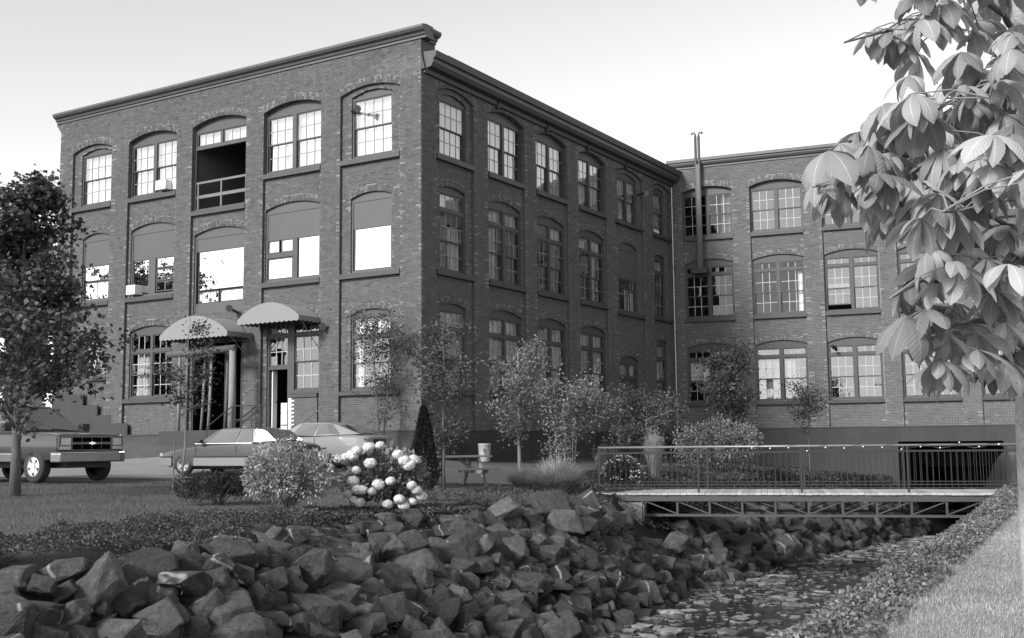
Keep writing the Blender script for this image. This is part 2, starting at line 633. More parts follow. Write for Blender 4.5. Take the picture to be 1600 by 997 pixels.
def lay(mb, r, u0, u1, z0, z1, d, holes, clip=None, edge_light=0.3, light=None):
    """courses of bricks between u0..u1, z0..z1, round the holes; clip is an arched outline the courses must stay inside"""
    k = int(round(z0 / COURSE))
    z = k * COURSE
    while z < z1 - 0.02:
        za, zb = max(z + JT / 2, z0), min(z + COURSE - JT / 2, z1)
        zm = (za + zb) / 2
        if zb - za < 0.02:
            z += COURSE; k += 1; continue
        iv = [(u0, u1)]
        if clip and zm > clip[3]:
            b = blocked(clip[:5] + (0.0,), zm)
            iv = [b] if b else []
        for h in holes:
            b = blocked(h, zm)
            if not b: continue
            nv = []
            for (p, q) in iv:
                if b[1] <= p or b[0] >= q: nv.append((p, q)); continue
                if b[0] > p: nv.append((p, b[0]))
                if b[1] < q: nv.append((b[1], q))
            iv = nv
        header = (k % 8 == 0)
        step = (0.105 if header else BL + JT)
        off = (0.5 * step if k % 2 else 0.0) + (0.03 if header else 0)
        for (p, q) in iv:
            if q - p < 0.03: continue
            n0 = math.floor((p - off) / step)
            ua = p
            i = n0 + 1
            first = True
            while ua < q - 1e-4:
                ub = min(off + i * step, q)
                i += 1
                if ub - ua < 0.045 and ub < q: continue
                if q - ub < 0.045: ub = q
                t = rtone(r)
                if light and light[0] < ua < light[1] and light[2] < zm < light[3]: t += r.uniform(0, .55)
                if (first or ub >= q - 1e-4) and r.random() < edge_light * (0.9 if k % 2 else 0.2):
                    t = r.uniform(0.5, 1.5)
                brick(mb, ua + JT / 2, ub - JT / 2, za, zb, d, 0.007 + r.uniform(-.0025, .003), t)
                ua = ub
                first = False
        z += COURSE; k += 1


def ring(mb, r, h, d, thick, light=0.25, glow=None):
    """brick-on-edge arch ring over an opening"""
    ua, ub, za, zs, rise = h[:5]
    uc, zc, Rr, ha = arc_geo(ua, ub, zs, rise)
    n = max(6, int(2 * ha * Rr / 0.073))
    rows = 2 if thick > 0.16 else 1
    for k in range(rows):
        ra, rb = Rr + thick * k / rows + 0.004, Rr + thick * (k + 1) / rows - 0.006
        for i in range(n):
            a0 = -ha + 2 * ha * (i + 0.07) / n; a1 = -ha + 2 * ha * (i + 0.93) / n
            t = rtone(r) - 0.05
            if r.random() < light * (1.5 if k == rows - 1 else 0.6): t = r.uniform(0.3, 1.15)
            f = d - 0.008
            P = [(uc + rr * math.sin(a), zc + rr * math.cos(a)) for rr, a in ((ra, a0), (ra, a1), (rb, a1), (rb, a0))]
            vs = [(p[0], f, p[1]) for p in P] + [(p[0], d, p[1]) for p in P]
            mb.add(vs, [(0, 1, 2, 3), (0, 4, 5, 1), (1, 5, 6, 2), (2, 6, 7, 3), (3, 7, 4, 0)], t)


def face_with_holes(mb, outer, holes, d, tone=0.0):
    loops = [[Vector((u, z, 0)) for u, z in outer]] + [[Vector((u, z, 0)) for u, z in h] for h in holes]
    flat = [p for lp in loops for p in lp]
    tris = tessellate_polygon(loops)
    fs = []
    for a, b, c in tris:
        pa, pb, pc = flat[a], flat[b], flat[c]
        cr = (pb.x - pa.x) * (pc.y - pa.y) - (pb.y - pa.y) * (pc.x - pa.x)
        fs.append((a, b, c) if cr > 0 else (a, c, b))
    mb.add([(p.x, d, p.y) for p in flat], fs, tone)


def reveal(mb, lp, d0, d1, tone=0.0, skip_bottom=False):
    n = len(lp)
    for i in range(n):
        if skip_bottom and i == 0: continue
        a, b = lp[i], lp[(i + 1) % n]
        mb.add([(a[0], d0, a[1]), (b[0], d0, b[1]), (b[0], d1, b[1]), (a[0], d1, a[1])], [(0, 3, 2, 1)], tone)


def wall(parent, MX, u0, u1, z0, z1, bays, r, mats, recess=0.11, light=None):
    """pilastered brick wall. bays: (ua,ub,zs,rise,[openings (ua,ub,za,zs,rise)])"""
    bb, mm, jj = MB(MX), MB(MX), MB(MX)
    bh = [(a, b, z0 + 0.02, zs, rise, 0.24) for a, b, zs, rise, _ in bays]
    face_with_holes(mm, [(u0, z0), (u1, z0), (u1, z1), (u0, z1)], [loop(h) for h in bh], 0.0)
    lay(bb, r, u0, u1, z0 + 0.01, z1, 0.0, bh, light=light)
    for (a, b, zs, rise, ops) in bays:
        bay = (a, b, z0 + 0.02, zs, rise)
        ring(bb, r, bay, 0.0, 0.24, 0.3)
        reveal(jj, loop(bay), 0.0, recess, skip_bottom=True)
        oh = []
        for o in ops:
            oh.append(tuple(o[:5]) + ((0.22,) if o[4] > 0 and o[3] < zs - 0.5 else (0.0 if o[3] >= zs - 0.15 else 0.0,)))
        # an opening that fills the head of the bay shares its arch
        lps = []
        for o in oh:
            lps.append(loop(o))
        shrunk = []
        for o in oh:
            ua, ub = max(o[0], a + 0.004), min(o[1], b - 0.004)
            top = (o[3], o[4])
            shrunk.append(loop((ua, ub, o[2], o[3], o[4])))
        face_with_holes(mm, loop(bay), shrunk, recess)
        lay(bb, r, a, b, z0 + 0.02, zs + rise, recess, oh, clip=bay)
        for o in oh:
            if o[5] > 0: ring(bb, r, o, recess, 0.22, 0.24)
            reveal(jj, loop(o), recess, recess + 0.16)
    w = bb.build('brickwork', mats[0], parent)
    tag(w, kind='stuff')
    mo = mm.build('wall', mats[1], parent)
    jo = jj.build('jamb', mats[2], parent)
    return mo


# jambs and returns seen edge-on: same brick as a texture
def jamb_mat(name, base):
    m, n, l, out = nt(name)
    b = n.new('ShaderNodeBsdfPrincipled')
    tc = n.new('ShaderNodeTexCoord')
    sp = n.new('ShaderNodeSeparateXYZ'); l.new(tc.outputs['Object'], sp.inputs[0])
    cx = n.new('ShaderNodeCombineXYZ')
    l.new(math_node(n, l, 'ADD', sp.outputs[0], sp.outputs[1]), cx.inputs[0])
    l.new(sp.outputs[2], cx.inputs[1])
    bt = n.new('ShaderNodeTexBrick')
    bt.inputs['Scale'].default_value = 1.0
    bt.inputs['Brick Width'].default_value = 0.216
    bt.inputs['Row Height'].default_value = COURSE
    bt.inputs['Mortar Size'].default_value = 0.006
    for i, q in ((0, base * 0.8), (1, base * 1.15), (2, base * 1.5)):
        bt.inputs[i + 1].default_value = (q, q, q, 1)
    l.new(cx.outputs[0], bt.inputs['Vector'])
    l.new(bt.outputs['Color'], b.inputs['Base Color'])
    b.inputs['Roughness'].default_value = 0.9
    l.new(b.outputs[0], out.inputs['Surface'])
    return m


M['jamb'] = jamb_mat('brick_jamb', 0.085)


# ---------------- windows
def window(parent, MX, o, d=0.20, head=None, units=2, cols=3, rows=(2, 2), transom=None, tcols=None, mg='glass', mm='muntin', curtain=None,
           ctone=0.0, cspan=None, panel=None, sash_split=None, custom=None, seed=0, lower_open=0.0, mul=0.13, blind=None):
    """o = (ua,ub,za,zs,rise): frame, arched head panel, sashes of panes. transom = z of the bar below the top lights"""
    ua, ub, za, zs, rise = o[:5]
    r = random.Random(seed * 31 + int(ua * 100) + int(za * 10))
    head = head or (zs - 0.08)
    fr = MB(MX)
    # arched tympanum board with its own moulding
    if rise > 0:
        lp = [(ub, head), (ub, zs)] + arc(ua, ub, zs, rise)[1:-1] + [(ua, zs), (ua, head)]
        face_with_holes(fr, [(u, z) for u, z in lp], [], d - 0.01)
        fr.box(ua, ub, d - 0.04, d + 0.05, head - 0.075, head)
    else:
        fr.box(ua, ub, d - 0.04, d + 0.05, head - 0.06, zs)
    F = 0.07
    fr.box(ua, ua + F, d - 0.045, d + 0.06, za, head - 0.075)
    fr.box(ub - F, ub, d - 0.045, d + 0.06, za, head - 0.075)
    fr.box(ua + F, ub - F, d - 0.045, d + 0.06, za, za + 0.07)
    top = head - 0.075
    if panel:                          # board filling the upper part of the opening
        fr.box(ua + F, ub - F, d - 0.02, d + 0.04, panel, top)
        top = panel
    uw = (ub - ua - 2 * F - mul * (units - 1)) / units
    sash, panes = MB(MX), []
    for k in range(1, units):
        x = ua + F + uw * k + mul * (k - 1)
        fr.box(x, x + mul, d - 0.05, d + 0.06, za + 0.07, top)
    if transom:
        fr.box(ua + F, ub - F, d - 0.043, d + 0.055, transom, transom + 0.11)
    wf = fr.build('window', M['panel'] if panel else M['trim2'], parent)

    def lights(x0, x1, z0, z1, nc, nr, y, bar=0.026, stile=0.045):
        sash_b, sash_m = MB(MX), MB(MX)
        sash_b.box(x0, x0 + stile, y - 0.015, y + 0.02, z0, z1)
        sash_b.box(x1 - stile, x1, y - 0.015, y + 0.02, z0, z1)
        sash_b.box(x0 + stile, x1 - stile, y - 0.015, y + 0.02, z0, z0 + stile)
        sash_b.box(x0 + stile, x1 - stile, y - 0.015, y + 0.02, z1 - stile, z1)
        a0, a1, c0, c1 = x0 + stile, x1 - stile, z0 + stile, z1 - stile
        cw, ch = (a1 - a0) / nc, (c1 - c0) / nr
        for i in range(1, nc): sash_m.box(a0 + cw * i - bar / 2, a0 + cw * i + bar / 2, y - 0.012, y + 0.012, c0, c1)
        for j in range(1, nr): sash_m.box(a0, a1, y - 0.010, y + 0.010, c0 + ch * j - bar / 2, c0 + ch * j + bar / 2)
        for i in range(nc):
            for j in range(nr):
                p = MB(MX)
                tx, tz = r.gauss(0, 0.0016), r.gauss(0, 0.0016)
                xa, xb, zc_, zd = a0 + cw * i, a0 + cw * (i + 1), c0 + ch * j, c0 + ch * (j + 1)
                p.add([(xa, y - tx - tz, zc_), (xb, y + tx - tz, zc_), (xb, y + tx + tz, zd), (xa, y - tx + tz, zd)], [(0, 1, 2, 3)])
                p.build('pane', M[mg], wf)
        sash_b.build('sash', M['trim2'], wf)
        if sash_m.v: sash_m.build('glazing_bar', M[mm], wf)

    if custom:
        custom(lights, ua + F, ub - F, za + 0.07, top, d)
    else:
        for k in range(units):
            x0 = ua + F + (uw + mul) * k; x1 = x0 + uw
            ztop = top
            if transom:
                lights(x0, x1, transom + 0.11, top, tcols or cols, 1, d)
                ztop = transom
            zb = za + 0.07
            zm = sash_split or (zb + ztop) / 2
            lights(x0, x1, zm - 0.02, ztop, cols, rows[0], d)
            lo = zb + (lower_open if k == 0 else 0)
            lights(x0, x1, lo, zm + 0.02 + (lower_open if k == 0 else 0), cols, rows[1], d + 0.04)
    # curtains: folded cloth hanging inside
    if curtain:
        for (c0, c1, zlo, zhi, ct) in curtain:
            xa, xb = ua + (ub - ua) * c0, ua + (ub - ua) * c1
            zl, zh = za + (top - za) * zlo, za + (top - za) * zhi
            n = max(6, int((xb - xa) / 0.03))
            ph, fq = r.uniform(0, 6), r.uniform(14, 22)
            vs, fs, ts = [], [], []
            for i in range(n + 1):
                x = xa + (xb - xa) * i / n
                y = d + 0.16 + 0.035 * math.sin(fq * x * 2 + ph) + 0.02 * math.sin(fq * 0.7 * x + ph * 2)
                vs += [(x, y, zl), (x + 0.01 * math.sin(x * 9), y + 0.01, zh)]
            for i in range(n): fs.append((2 * i, 2 * i + 2, 2 * i + 3, 2 * i + 1))
            c = MB(MX)
            for q in fs: c.f.append(list(q)); c.t.append(ct + r.uniform(-.08, .08) or 0.01)
            c.v = [tuple(MX @ Vector(p)) for p in vs]
            co = c.build('curtain', M['curtain'] if ct > -0.4 else M['curtain_g'], wf, smooth=True)
    return wf


def sill(wf, MX, a, b, z0, z1, d0=-0.03, d1=0.2):
    s = MB(MX)
    s.prism([(d0, z0), (d1, z0), (d1, z1 + 0.01), (d0, z1 - 0.03)], lambda p, q, t: (a + (b - a) * t, p, q))
    return s.build('sill', M['trim'], wf, fixn=True)


FULL = [(0, 1, 0, 1, 0.0)]
mill = empty('brick_mill', CORNER, A_MAIN)
tag(mill, 'large three storey brick mill with arched windows and two awnings at its front', 'mill building')
Z0, ZB = 1.30, 14.12
S3, S2, S1 = 10.5, 6.6, 2.66
FB = {1: (-17.44, -15.05), 2: (-14.09, -11.40), 3: (-10.57, -7.80), 4: (-6.95, -4.26), 5: (-3.40, -0.85)}
FO = {
    (1, 3): (-16.99, -15.2, S3, 12.62, .17), (2, 3): (-14.086, -11.404, S3, 12.716, .236), (3, 3): (-10.566, -7.804, 9.57, 12.746, .236),
    (4, 3): (-6.946, -4.264, S3, 12.716, .236), (5, 3): (-2.98, -1.24, S3, 12.64, .17),
    (1, 2): (-16.8, -15.2, S2, 9.17, .17), (2, 2): (-13.95, -11.52, S2, 9.2, .2), (3, 2): (-10.46, -7.92, 5.66, 8.66, .2),
    (4, 2): (-6.90, -4.36, S2, 9.18, .2), (5, 2): (-3.0, -1.27, S2, 9.14, .16),
    (1, 1): (-16.83, -15.2, 3.6, 5.27, .13), (2, 1): (-13.87, -11.5, 2.7, 5.25, .19), (3, 1): (-10.46, -7.92, 1.34, 4.6, 0),
    (4, 1): (-6.75, -4.33, 1.34, 5.2, .2), (5, 1): (-2.98, -1.27, S1, 5.2, .15)}
bays = []
for k in range(1, 6):
    a, b = FB[k]
    zs = 12.72 if k != 3 else 12.75
    bays.append((a, b, zs, 0.24, [FO[(k, 3)], FO[(k, 2)], FO[(k, 1)]]))
br = random.Random(5)
wall(mill, MX_F, -18.25, 0.0, Z0, ZB, bays, br, (M['brick'], M['mortar'], M['jamb']), light=(-1.9, 0, 12.95, 13.7))
RB = {1: (.85, 3.12), 2: (4.03, 6.57), 3: (7.42, 9.92), 4: (10.83, 13.33), 5: (14.17, 17.03), 6: (17.98, 20.12)}
RO = {}
for k, (a, b) in {1: (1.2, 2.8), 2: (4.034, 6.566), 3: (7.424, 9.916), 4: (10.834, 13.326), 5: (14.63, 16.6), 6: (18.4, 19.6)}.items():
    full = k in (2, 3, 4)
    RO[(k, 3)] = (a, b, S3, 12.636 if full else 12.56, .236 if full else .16)
for k, (a, b) in {1: (1.2, 2.74), 2: (4.17, 6.45), 3: (7.52, 9.81), 4: (10.95, 13.27), 5: (14.6, 16.57), 6: (18.4, 19.6)}.items():
    RO[(k, 2)] = (a, b, S2 if k != 5 else 6.5, 9.39, .2 if k not in (1, 6) else .13)
    RO[(k, 1)] = (a, b, S1, 5.42, .2 if k not in (1, 6) else .13)
RO[(5, 1)] = (14.6, 16.45, 1.34, 4.4, .2)
rbays = []
for k in range(1, 7):
    a, b = RB[k]
    rbays.append((a, b, 12.64, 0.24, [RO[(k, 3)], RO[(k, 2)], RO[(k, 1)]]))
wall(mill, MX_R, 0.0, 20.3, Z0, 13.1, rbays, br, (M['brick'], M['mortar'], M['jamb']))

# --- front windows
cur = lambda t: [(0.02, 0.98, 0.0, 1.0, t)]
for k in (1, 2, 4, 5):
    o = FO[(k, 3)]
    single = k in (1, 5)
    wf = window(mill, MX_F, o, head=12.60 if not single else 12.60, units=1 if single else 2, cols=4 if single else 3, curtain=cur(0.05), seed=k, mul=0.17, mg='glass_f')
    a, b = FB[k]
    sill(wf, MX_F, a + .01, b - .01, 10.3, 10.5)


def c_transom(L, x0, x1, z0, z1, d):
    pass


# loggia bay: top lights over an open balcony with a rail
o = FO[(3, 3)]
def c_loggia(L, x0, x1, z0, z1, d):
    m = (x0 + x1) / 2
    L(x0, m - .06, 12.02, z1, 3, 1, d); L(m + .06, x1, 12.02, z1, 3, 1, d)
wf = window(mill, MX_F, o, head=12.60, units=1, custom=c_loggia, curtain=[(0.03, .97, .86, 1, 0.05)], seed=33, mg='glass_f')
fr = MB(MX_F); fr.box(-10.5, -7.87, .15, .27, 11.90, 12.02); m_ = -9.185; fr.box(m_ - .06, m_ + .06, .15, .26, 12.02, 12.5)
fr.build('transom_bar', M['trim2'], wf)
sill(wf, MX_F, -10.56, -7.81, 9.38, 9.58)
rl = MB(MX_F)
for x in (-10.40, -9.20, -7.95): rl.box(x - .035, x + .035, .17, .24, 9.58, 10.62)
rl.box(-10.48, -7.88, .165, .245, 10.60, 10.68); rl.box(-10.48, -7.88, .18, .23, 10.05, 10.17)
rl.build('balcony_rail', M['metal_d'], wf)
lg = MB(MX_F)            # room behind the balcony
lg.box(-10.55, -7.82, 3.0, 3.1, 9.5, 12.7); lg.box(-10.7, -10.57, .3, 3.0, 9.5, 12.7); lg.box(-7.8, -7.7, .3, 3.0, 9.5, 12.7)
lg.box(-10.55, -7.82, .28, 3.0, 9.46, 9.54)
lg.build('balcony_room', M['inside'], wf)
gl = MB(MX_F)
gl.box(-10.5, -9.2, 2.9, 2.96, 10.0, 10.1); gl.box(-10.5, -9.2, 2.9, 2.96, 11.6, 11.7); gl.box(-10.5, -9.2, 2.9, 2.96, 10.85, 10.9)
for x in (-10.5, -9.86, -9.25): gl.box(x, x + .07, 2.9, 2.96, 10.0, 11.7)
gl.box(-9.1, -8.95, 1.6, 1.75, 9.54, 12.6)
gl.build('inner_window_frame', M['metal_d'], wf)
ig = MB(MX_F); ig.add([(-10.45, 2.95, 10.1), (-9.2, 2.95, 10.1), (-9.2, 2.95, 11.6), (-10.45, 2.95, 11.6)], [(0, 1, 2, 3)])
ig.build('pane', M['mirror'], wf)

# second floor: boarded heads, mirror panes
def c_f1(L, x0, x1, z0, z1, d):
    L(x0, x1, 7.42, z1, 1, 1, d); L(x0, x1, z0, 7.40, 2, 1, d + .02)
wf = window(mill, MX_F, FO[(1, 2)], head=9.1, units=1, panel=8.05, custom=c_f1, mg='mirror', seed=12)
sill(wf, MX_F, FB[1][0] + .01, FB[1][1] - .01, 6.4, 6.6)
def c_f2(L, x0, x1, z0, z1, d):
    m = x0 + (x1 - x0) * .52
    L(x0, m - .22, z0 + .05, z1, 1, 1, d); L(m + .12, x1, 7.62, z1, 2, 1, d); L(m + .12, x1, 7.14, 7.60, 1, 1, d); L(m + .12, x1, z0 + .05, 7.12, 2, 1, d)
wf = window(mill, MX_F, FO[(2, 2)], head=9.1, units=1, panel=8.03, custom=c_f2, mg='mirror', seed=13)
fr = MB(MX_F); fr.box(-12.98, -12.6, .16, .25, 6.67, 8.03); fr.build('mullion', M['panel'], wf)
sill(wf, MX_F, FB[2][0] + .01, FB[2][1] - .01, 6.4, 6.6)
def c_f3(L, x0, x1, z0, z1, d):
    m = (x0 + x1) / 2
    L(x0 + .1, x1, 6.57, z1, 1, 1, d, stile=.03)
    L(x0 + .1, m - .03, 6.08, 6.53, 2, 1, d); L(m + .03, x1, 6.08, 6.53, 2, 1, d)
wf = window(mill, MX_F, FO[(3, 2)], head=8.58, units=1, panel=8.03, custom=c_f3, mg='mirror', mm='white', seed=14)
fr = MB(MX_F); fr.box(-10.38, -8.0, .165, .25, 5.73, 6.08); fr.build('apron_panel', M['panel'], wf)
def c_f4(L, x0, x1, z0, z1, d):
    m = x0 + (x1 - x0) * .52
    L(m + .12, x1, z0, z1, 1, 1, d, stile=.03)
    L(x0, x0 + .55, 7.62, z1, 2, 1, d); L(x0 + .62, m - .06, 7.62, z1, 1, 1, d); L(x0, m - .06, z0, 7.45, 2, 1, d, stile=.055)
wf = window(mill, MX_F, FO[(4, 2)], head=9.1, units=1, panel=8.08, custom=c_f4, mg='mirror', mm='white', seed=15)
fr = MB(MX_F); fr.box(-5.62, -5.42, .15, .26, 6.67, 8.08); fr.box(-6.83, -5.62, .15, .26, 7.45, 7.62); fr.build('mullion', M['trim2'], wf)
sill(wf, MX_F, FB[4][0] + .01, FB[4][1] - .01, 6.4, 6.6)
def c_f5(L, x0, x1, z0, z1, d):
    L(x0 + .03, x1, z0, z1, 1, 1, d, stile=.03)
wf = window(mill, MX_F, FO[(5, 2)], head=9.08, units=1, panel=8.1, custom=c_f5, mg='mirror', seed=16)
sill(wf, MX_F, FB[5][0] + .01, FB[5][1] - .01, 6.4, 6.6)

# first floor
wf = window(mill, MX_F, FO[(1, 1)], head=5.2, units=1, cols=3, rows=(1, 1), mm='muntin_w', curtain=[(.1, .5, .1, 1, -.2)], seed=17)
sill(wf, MX_F, FB[1][0] + .01, FB[1][1] - .01, 3.46, 3.6)
wf = window(mill, MX_F, FO[(2, 1)], head=5.18, units=2, cols=3, transom=4.42, mm='muntin_w', curtain=[(.05, .45, 0, .75, -.3)], seed=18)
sill(wf, MX_F, FB[2][0] + .01, FB[2][1] - .01, 2.52, 2.7)
wf = window(mill, MX_F, FO[(5, 1)], head=5.15, units=1, cols=4, transom=4.38, mm='muntin_w', curtain=[(.0, .2, 0, .75, -.1), (.55, .9, .78, 1, .1), (.1, .4, .78, 1, .1)], seed=19)
sill(wf, MX_F, FB[5][0] + .01, FB[5][1] - .01, 2.5, 2.66)

# side door bay below the right awning: top lights, open door, sash window
def c_door(L, x0, x1, z0, z1, d):
    L(x0, -5.66, 4.72, z1, 4, 1, d); L(-5.54, x1, 4.72, z1, 3, 1, d)
    L(x0, -5.80, 3.62, 4.62, 3, 2, d)
    L(-5.50, x1, 3.72, 4.62, 3, 2, d); L(-5.50, x1, 2.78, 3.74, 3, 2, d + .03)
wf = window(mill, MX_F, FO[(4, 1)], head=5.14, units=1, custom=c_door, mm='muntin_w', seed=20)
fr = MB(MX_F)
fr.box(-5.80, -5.50, .14, .27, 1.34, 5.06); fr.box(-6.68, -5.80, .15, .26, 3.50, 3.62); fr.box(-6.68, -4.4, .152, .258, 4.62, 4.72)
fr.box(-5.50, -4.40, .145, .265, 2.62, 2.78)
fr.build('door_frame', M['trim2'], wf)
dr = MB(MX_F); dr.box(-6.66, -6.61, .28, .50, 1.4, 3.48)
do = dr.build('door', M['white'], wf)
kb = MB(MX_F); kb.box(-6.61, -6.56, .42, .46, 2.35, 2.42); kb.build('door_handle', M['metal'], wf)
lo = MB(MX_F); lo.box(-5.50, -4.34, .02, .2, 1.30, 2.62)
lo.build('brick_infill', M['jamb'], wf)
sill(wf, MX_F, -5.62, -4.33, 2.50, 2.64)
tb = MB(MX_F)           # toothed white edge where the infill meets the doorway
z = 1.35
while z < 2.45:
    tb.box(-5.62, -5.36 if int(round(z / .0677)) % 2 else -5.48, .00, .06, z, z + .05); z += COURSE
tb.build('painted_brick_edge', M['white'], wf)

# --- courtyard side windows
for k in range(1, 7):
    a, b = RB[k]
    for fl in (3, 2, 1):
        if (k, fl) in ((5, 1), (5, 2)): continue
        o = RO[(k, fl)]
        n = {1: (1, 4), 2: (2, 3), 3: (2, 3), 4: (2, 3), 5: (2, 3), 6: (1, 3)}[k]
        if fl == 3: c = cur(-.08 - .03 * k)
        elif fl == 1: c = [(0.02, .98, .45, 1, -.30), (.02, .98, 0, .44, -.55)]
        else: c = {1: [(.02, .98, .8, 1, -.25), (.05, .5, .0, .8, -.5), (.5, .95, 0, .6, -.2)], 2: [(.02, .98, .8, 1, -.1), (.02, .35, 0, .8, -.35)],
                   3: [(.5, .98, .8, 1, -.1), (.5, .8, 0, .8, -.5)], 4: [(.02, .98, .8, 1, -.2), (.0, .12, 0, .8, -.3), (.55, .8, 0, .8, -.25)], 6: [(.02, .98, .82, 1, -.25), (.0, .2, 0, .8, -.4)]}[k]
        tr = None if fl == 3 else (8.62 if fl == 2 else 4.62)
        hd = o[3] - .07
        wf = window(mill, MX_R, o, head=hd, units=n[0], cols=n[1], transom=tr, curtain=c, seed=40 + k + fl * 10, mul=.15,
                    lower_open=.25 if (k, fl) == (6, 3) else 0, mg='glass_r' if fl != 2 else 'glass')
        sill(wf, MX_R, a + .02, b - .02, {3: 10.3, 2: 6.42, 1: 2.5}[fl], {3: 10.5, 2: 6.6, 1: 2.66}[fl], d0=-.05)
def c_r5(L, x0, x1, z0, z1, d):
    m = (x0 + x1) / 2
    L(x0, m - .05, z0, z1, 1, 2, d); L(m + .05, x1, 7.5, z1, 3, 1, d); L(m + .05, x1, z0, 7.46, 2, 1, d)
wf = window(mill, MX_R, RO[(5, 2)], head=9.3, units=1, panel=7.98, custom=c_r5, curtain=[(.6, .75, 0, .7, .1), (.85, .97, 0, .7, 0)], seed=77)
sill(wf, MX_R, 14.19, 17.01, 6.32, 6.5, d0=-.05)
def c_rd(L, x0, x1, z0, z1, d):
    m = (x0 + x1) / 2
    L(x0, m - .04, 3.7, z1, 1, 1, d); L(m + .04, x1, 3.7, z1, 1, 1, d)
wf = window(mill, MX_R, RO[(5, 1)], head=4.34, units=1, custom=c_rd, curtain=[(.02, .98, .75, 1, -.2)], seed=78)
fr = MB(MX_R); fr.box(14.67, 16.38, .15, .26, 3.58, 3.70); fr.box(15.5, 15.58, .15, .26, 3.70, 4.27); fr.build('transom_bar', M['trim'], wf)
for x0, x1 in ((14.68, 15.52), (15.53, 16.37)):
    dr = MB(MX_R); dr.box(x0, x1, .2, .25, 1.34, 3.58)
    for (za, zb) in ((1.5, 2.3), (2.45, 3.4)): dr.box(x0 + .12, x1 - .12, .185, .2, za, zb)
    dr.build('door', M['trim'], wf)

# --- cornices, parapet return, eave and roof
cp = [(0, 14.12), (-.06, 14.12), (-.06, 14.20), (-.12, 14.22), (-.16, 14.30), (-.27, 14.34), (-.34, 14.42), (-.34, 14.50), (-.05, 14.56), (.35, 14.56), (.35, 14.12)]
cm = MB()
cp = [(p * .8 if p < 0 else p, q) for p, q in cp]
cm.prism(cp, lambda p, q, t: ((-18.25 - .24) + (18.25 + .24 + .25) * t, p, q))
cm.prism(cp, lambda p, q, t: (-p, .25 + .55 * t, q + .002))
cm.build('parapet_cornice', M['cornice'], mill, fixn=True)
pr = MB(); pr.box(-.35, -.002, .005, .80, 13.1, 14.125)
pr.prism([(0.0, 13.1), (0.14, 13.1), (.05, 13.45), (0.0, 13.75)], lambda p, q, t: (p, .01 + .72 * t, q))
pr.build('parapet_return', M['brick'], mill, fixn=True)
ev = [(0.002, 12.98), (.10, 13.0), (.14, 13.12), (.34, 13.17), (.42, 13.30), (.42, 13.42), (.50, 13.46), (.55, 13.62), (.55, 13.66), (0.0, 13.70)]
em = MB(); em.prism(ev, lambda p, q, t: (p, .10 + 20.1 * t, q)); em.build('eave_cornice', M['trim'], mill, fixn=True)
rf = MB()
rf.add([(.57, .75, 13.66), (.57, 21.5, 13.66), (-5.0, 21.5, 14.15), (-5.0, .75, 14.15)], [(0, 1, 2, 3)])
rf.add([(-5.0, .75, 14.15), (-5.0, 21.5, 14.15), (-18.2, 21.5, 14.0), (-18.2, .3, 14.0), (-5, .3, 14.15)], [(0, 1, 2, 3, 4)])
rf.build('roof', M['roof'], mill)
for y in (4.6, 8.2, 11.6, 15.2):          # brackets below the eave
    b = MB(); b.prism([(0, 12.86), (.10, 12.9), (.2, 13.1), (0, 13.1)], lambda p, q, t: (p, y - .08 + .16 * t, q)); b.build('eave_bracket', M['trim'], mill, fixn=True)
# left end of the parapet: small corbel
cb_ = MB(); cb_.prism([(-18.25, 13.7), (-18.45, 13.95), (-18.55, 14.05), (-18.55, 14.14), (-18.25, 14.14)], lambda p, q, t: (p, .02 + .5 * t, q)); cb_.build('corbel', M['cornice'], mill, fixn=True)

# --- foundation with stepped painted render on the left
fm = MB()
fm.box(-18.2, .02, -.03, .1, -.6, 1.315)
fm.box(-.1, .03, 0.1, 20.28, -.9, 1.315)
fm.box(-.001, .05, 0.1, 20.28, 1.28, 1.33); fm.box(-18.2, .05, -.05, .1, 1.28, 1.33)
fm.build('foundation', M['render_paint'], mill)
st = MB()
st.prism([(-18.24, 1.2), (-14.68, 1.2), (-14.68, 2.11), (-15.47, 2.11), (-15.47, 2.50), (-16.32, 2.50), (-16.32, 2.95), (-17.19, 2.95), (-17.19, 3.5), (-18.24, 3.5)],
         lambda p, q, t: (p, -.02 + .015 * t, q))
st.prism([(-14.68, 1.2), (-13.72, 1.2), (-13.72, 1.77), (-14.68, 1.77)], lambda p, q, t: (p, -.0205 + .015 * t, q))
st.build('painted_render', M['render_paint'], mill, fixn=True)
sb = MB()
for (x, z) in ((-17.2, 3.0), (-16.33, 2.55), (-15.47, 2.10), (-13.72, 1.30)): sb.box(x - .05, x + .05, -.06, -.02, z, z + .40)
sb.build('wall_slot', M['black'], mill)

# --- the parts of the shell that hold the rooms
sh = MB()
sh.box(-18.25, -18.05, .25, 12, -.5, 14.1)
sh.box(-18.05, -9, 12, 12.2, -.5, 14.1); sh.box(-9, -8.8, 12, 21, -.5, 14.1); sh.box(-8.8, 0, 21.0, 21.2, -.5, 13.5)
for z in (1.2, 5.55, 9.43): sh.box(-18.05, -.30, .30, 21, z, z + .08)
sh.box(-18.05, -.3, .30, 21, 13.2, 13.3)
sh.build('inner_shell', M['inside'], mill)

# downspout in the inside corner
ds = MB(); ds.tube([(.12, 20.05, 12.9), (.12, 20.05, .3)], .04, 8)
for z in (3, 6, 9, 12): ds.box(.03, .2, 19.98, 20.12, z, z + .05)
ds.build('downspout', M['metal'], mill)

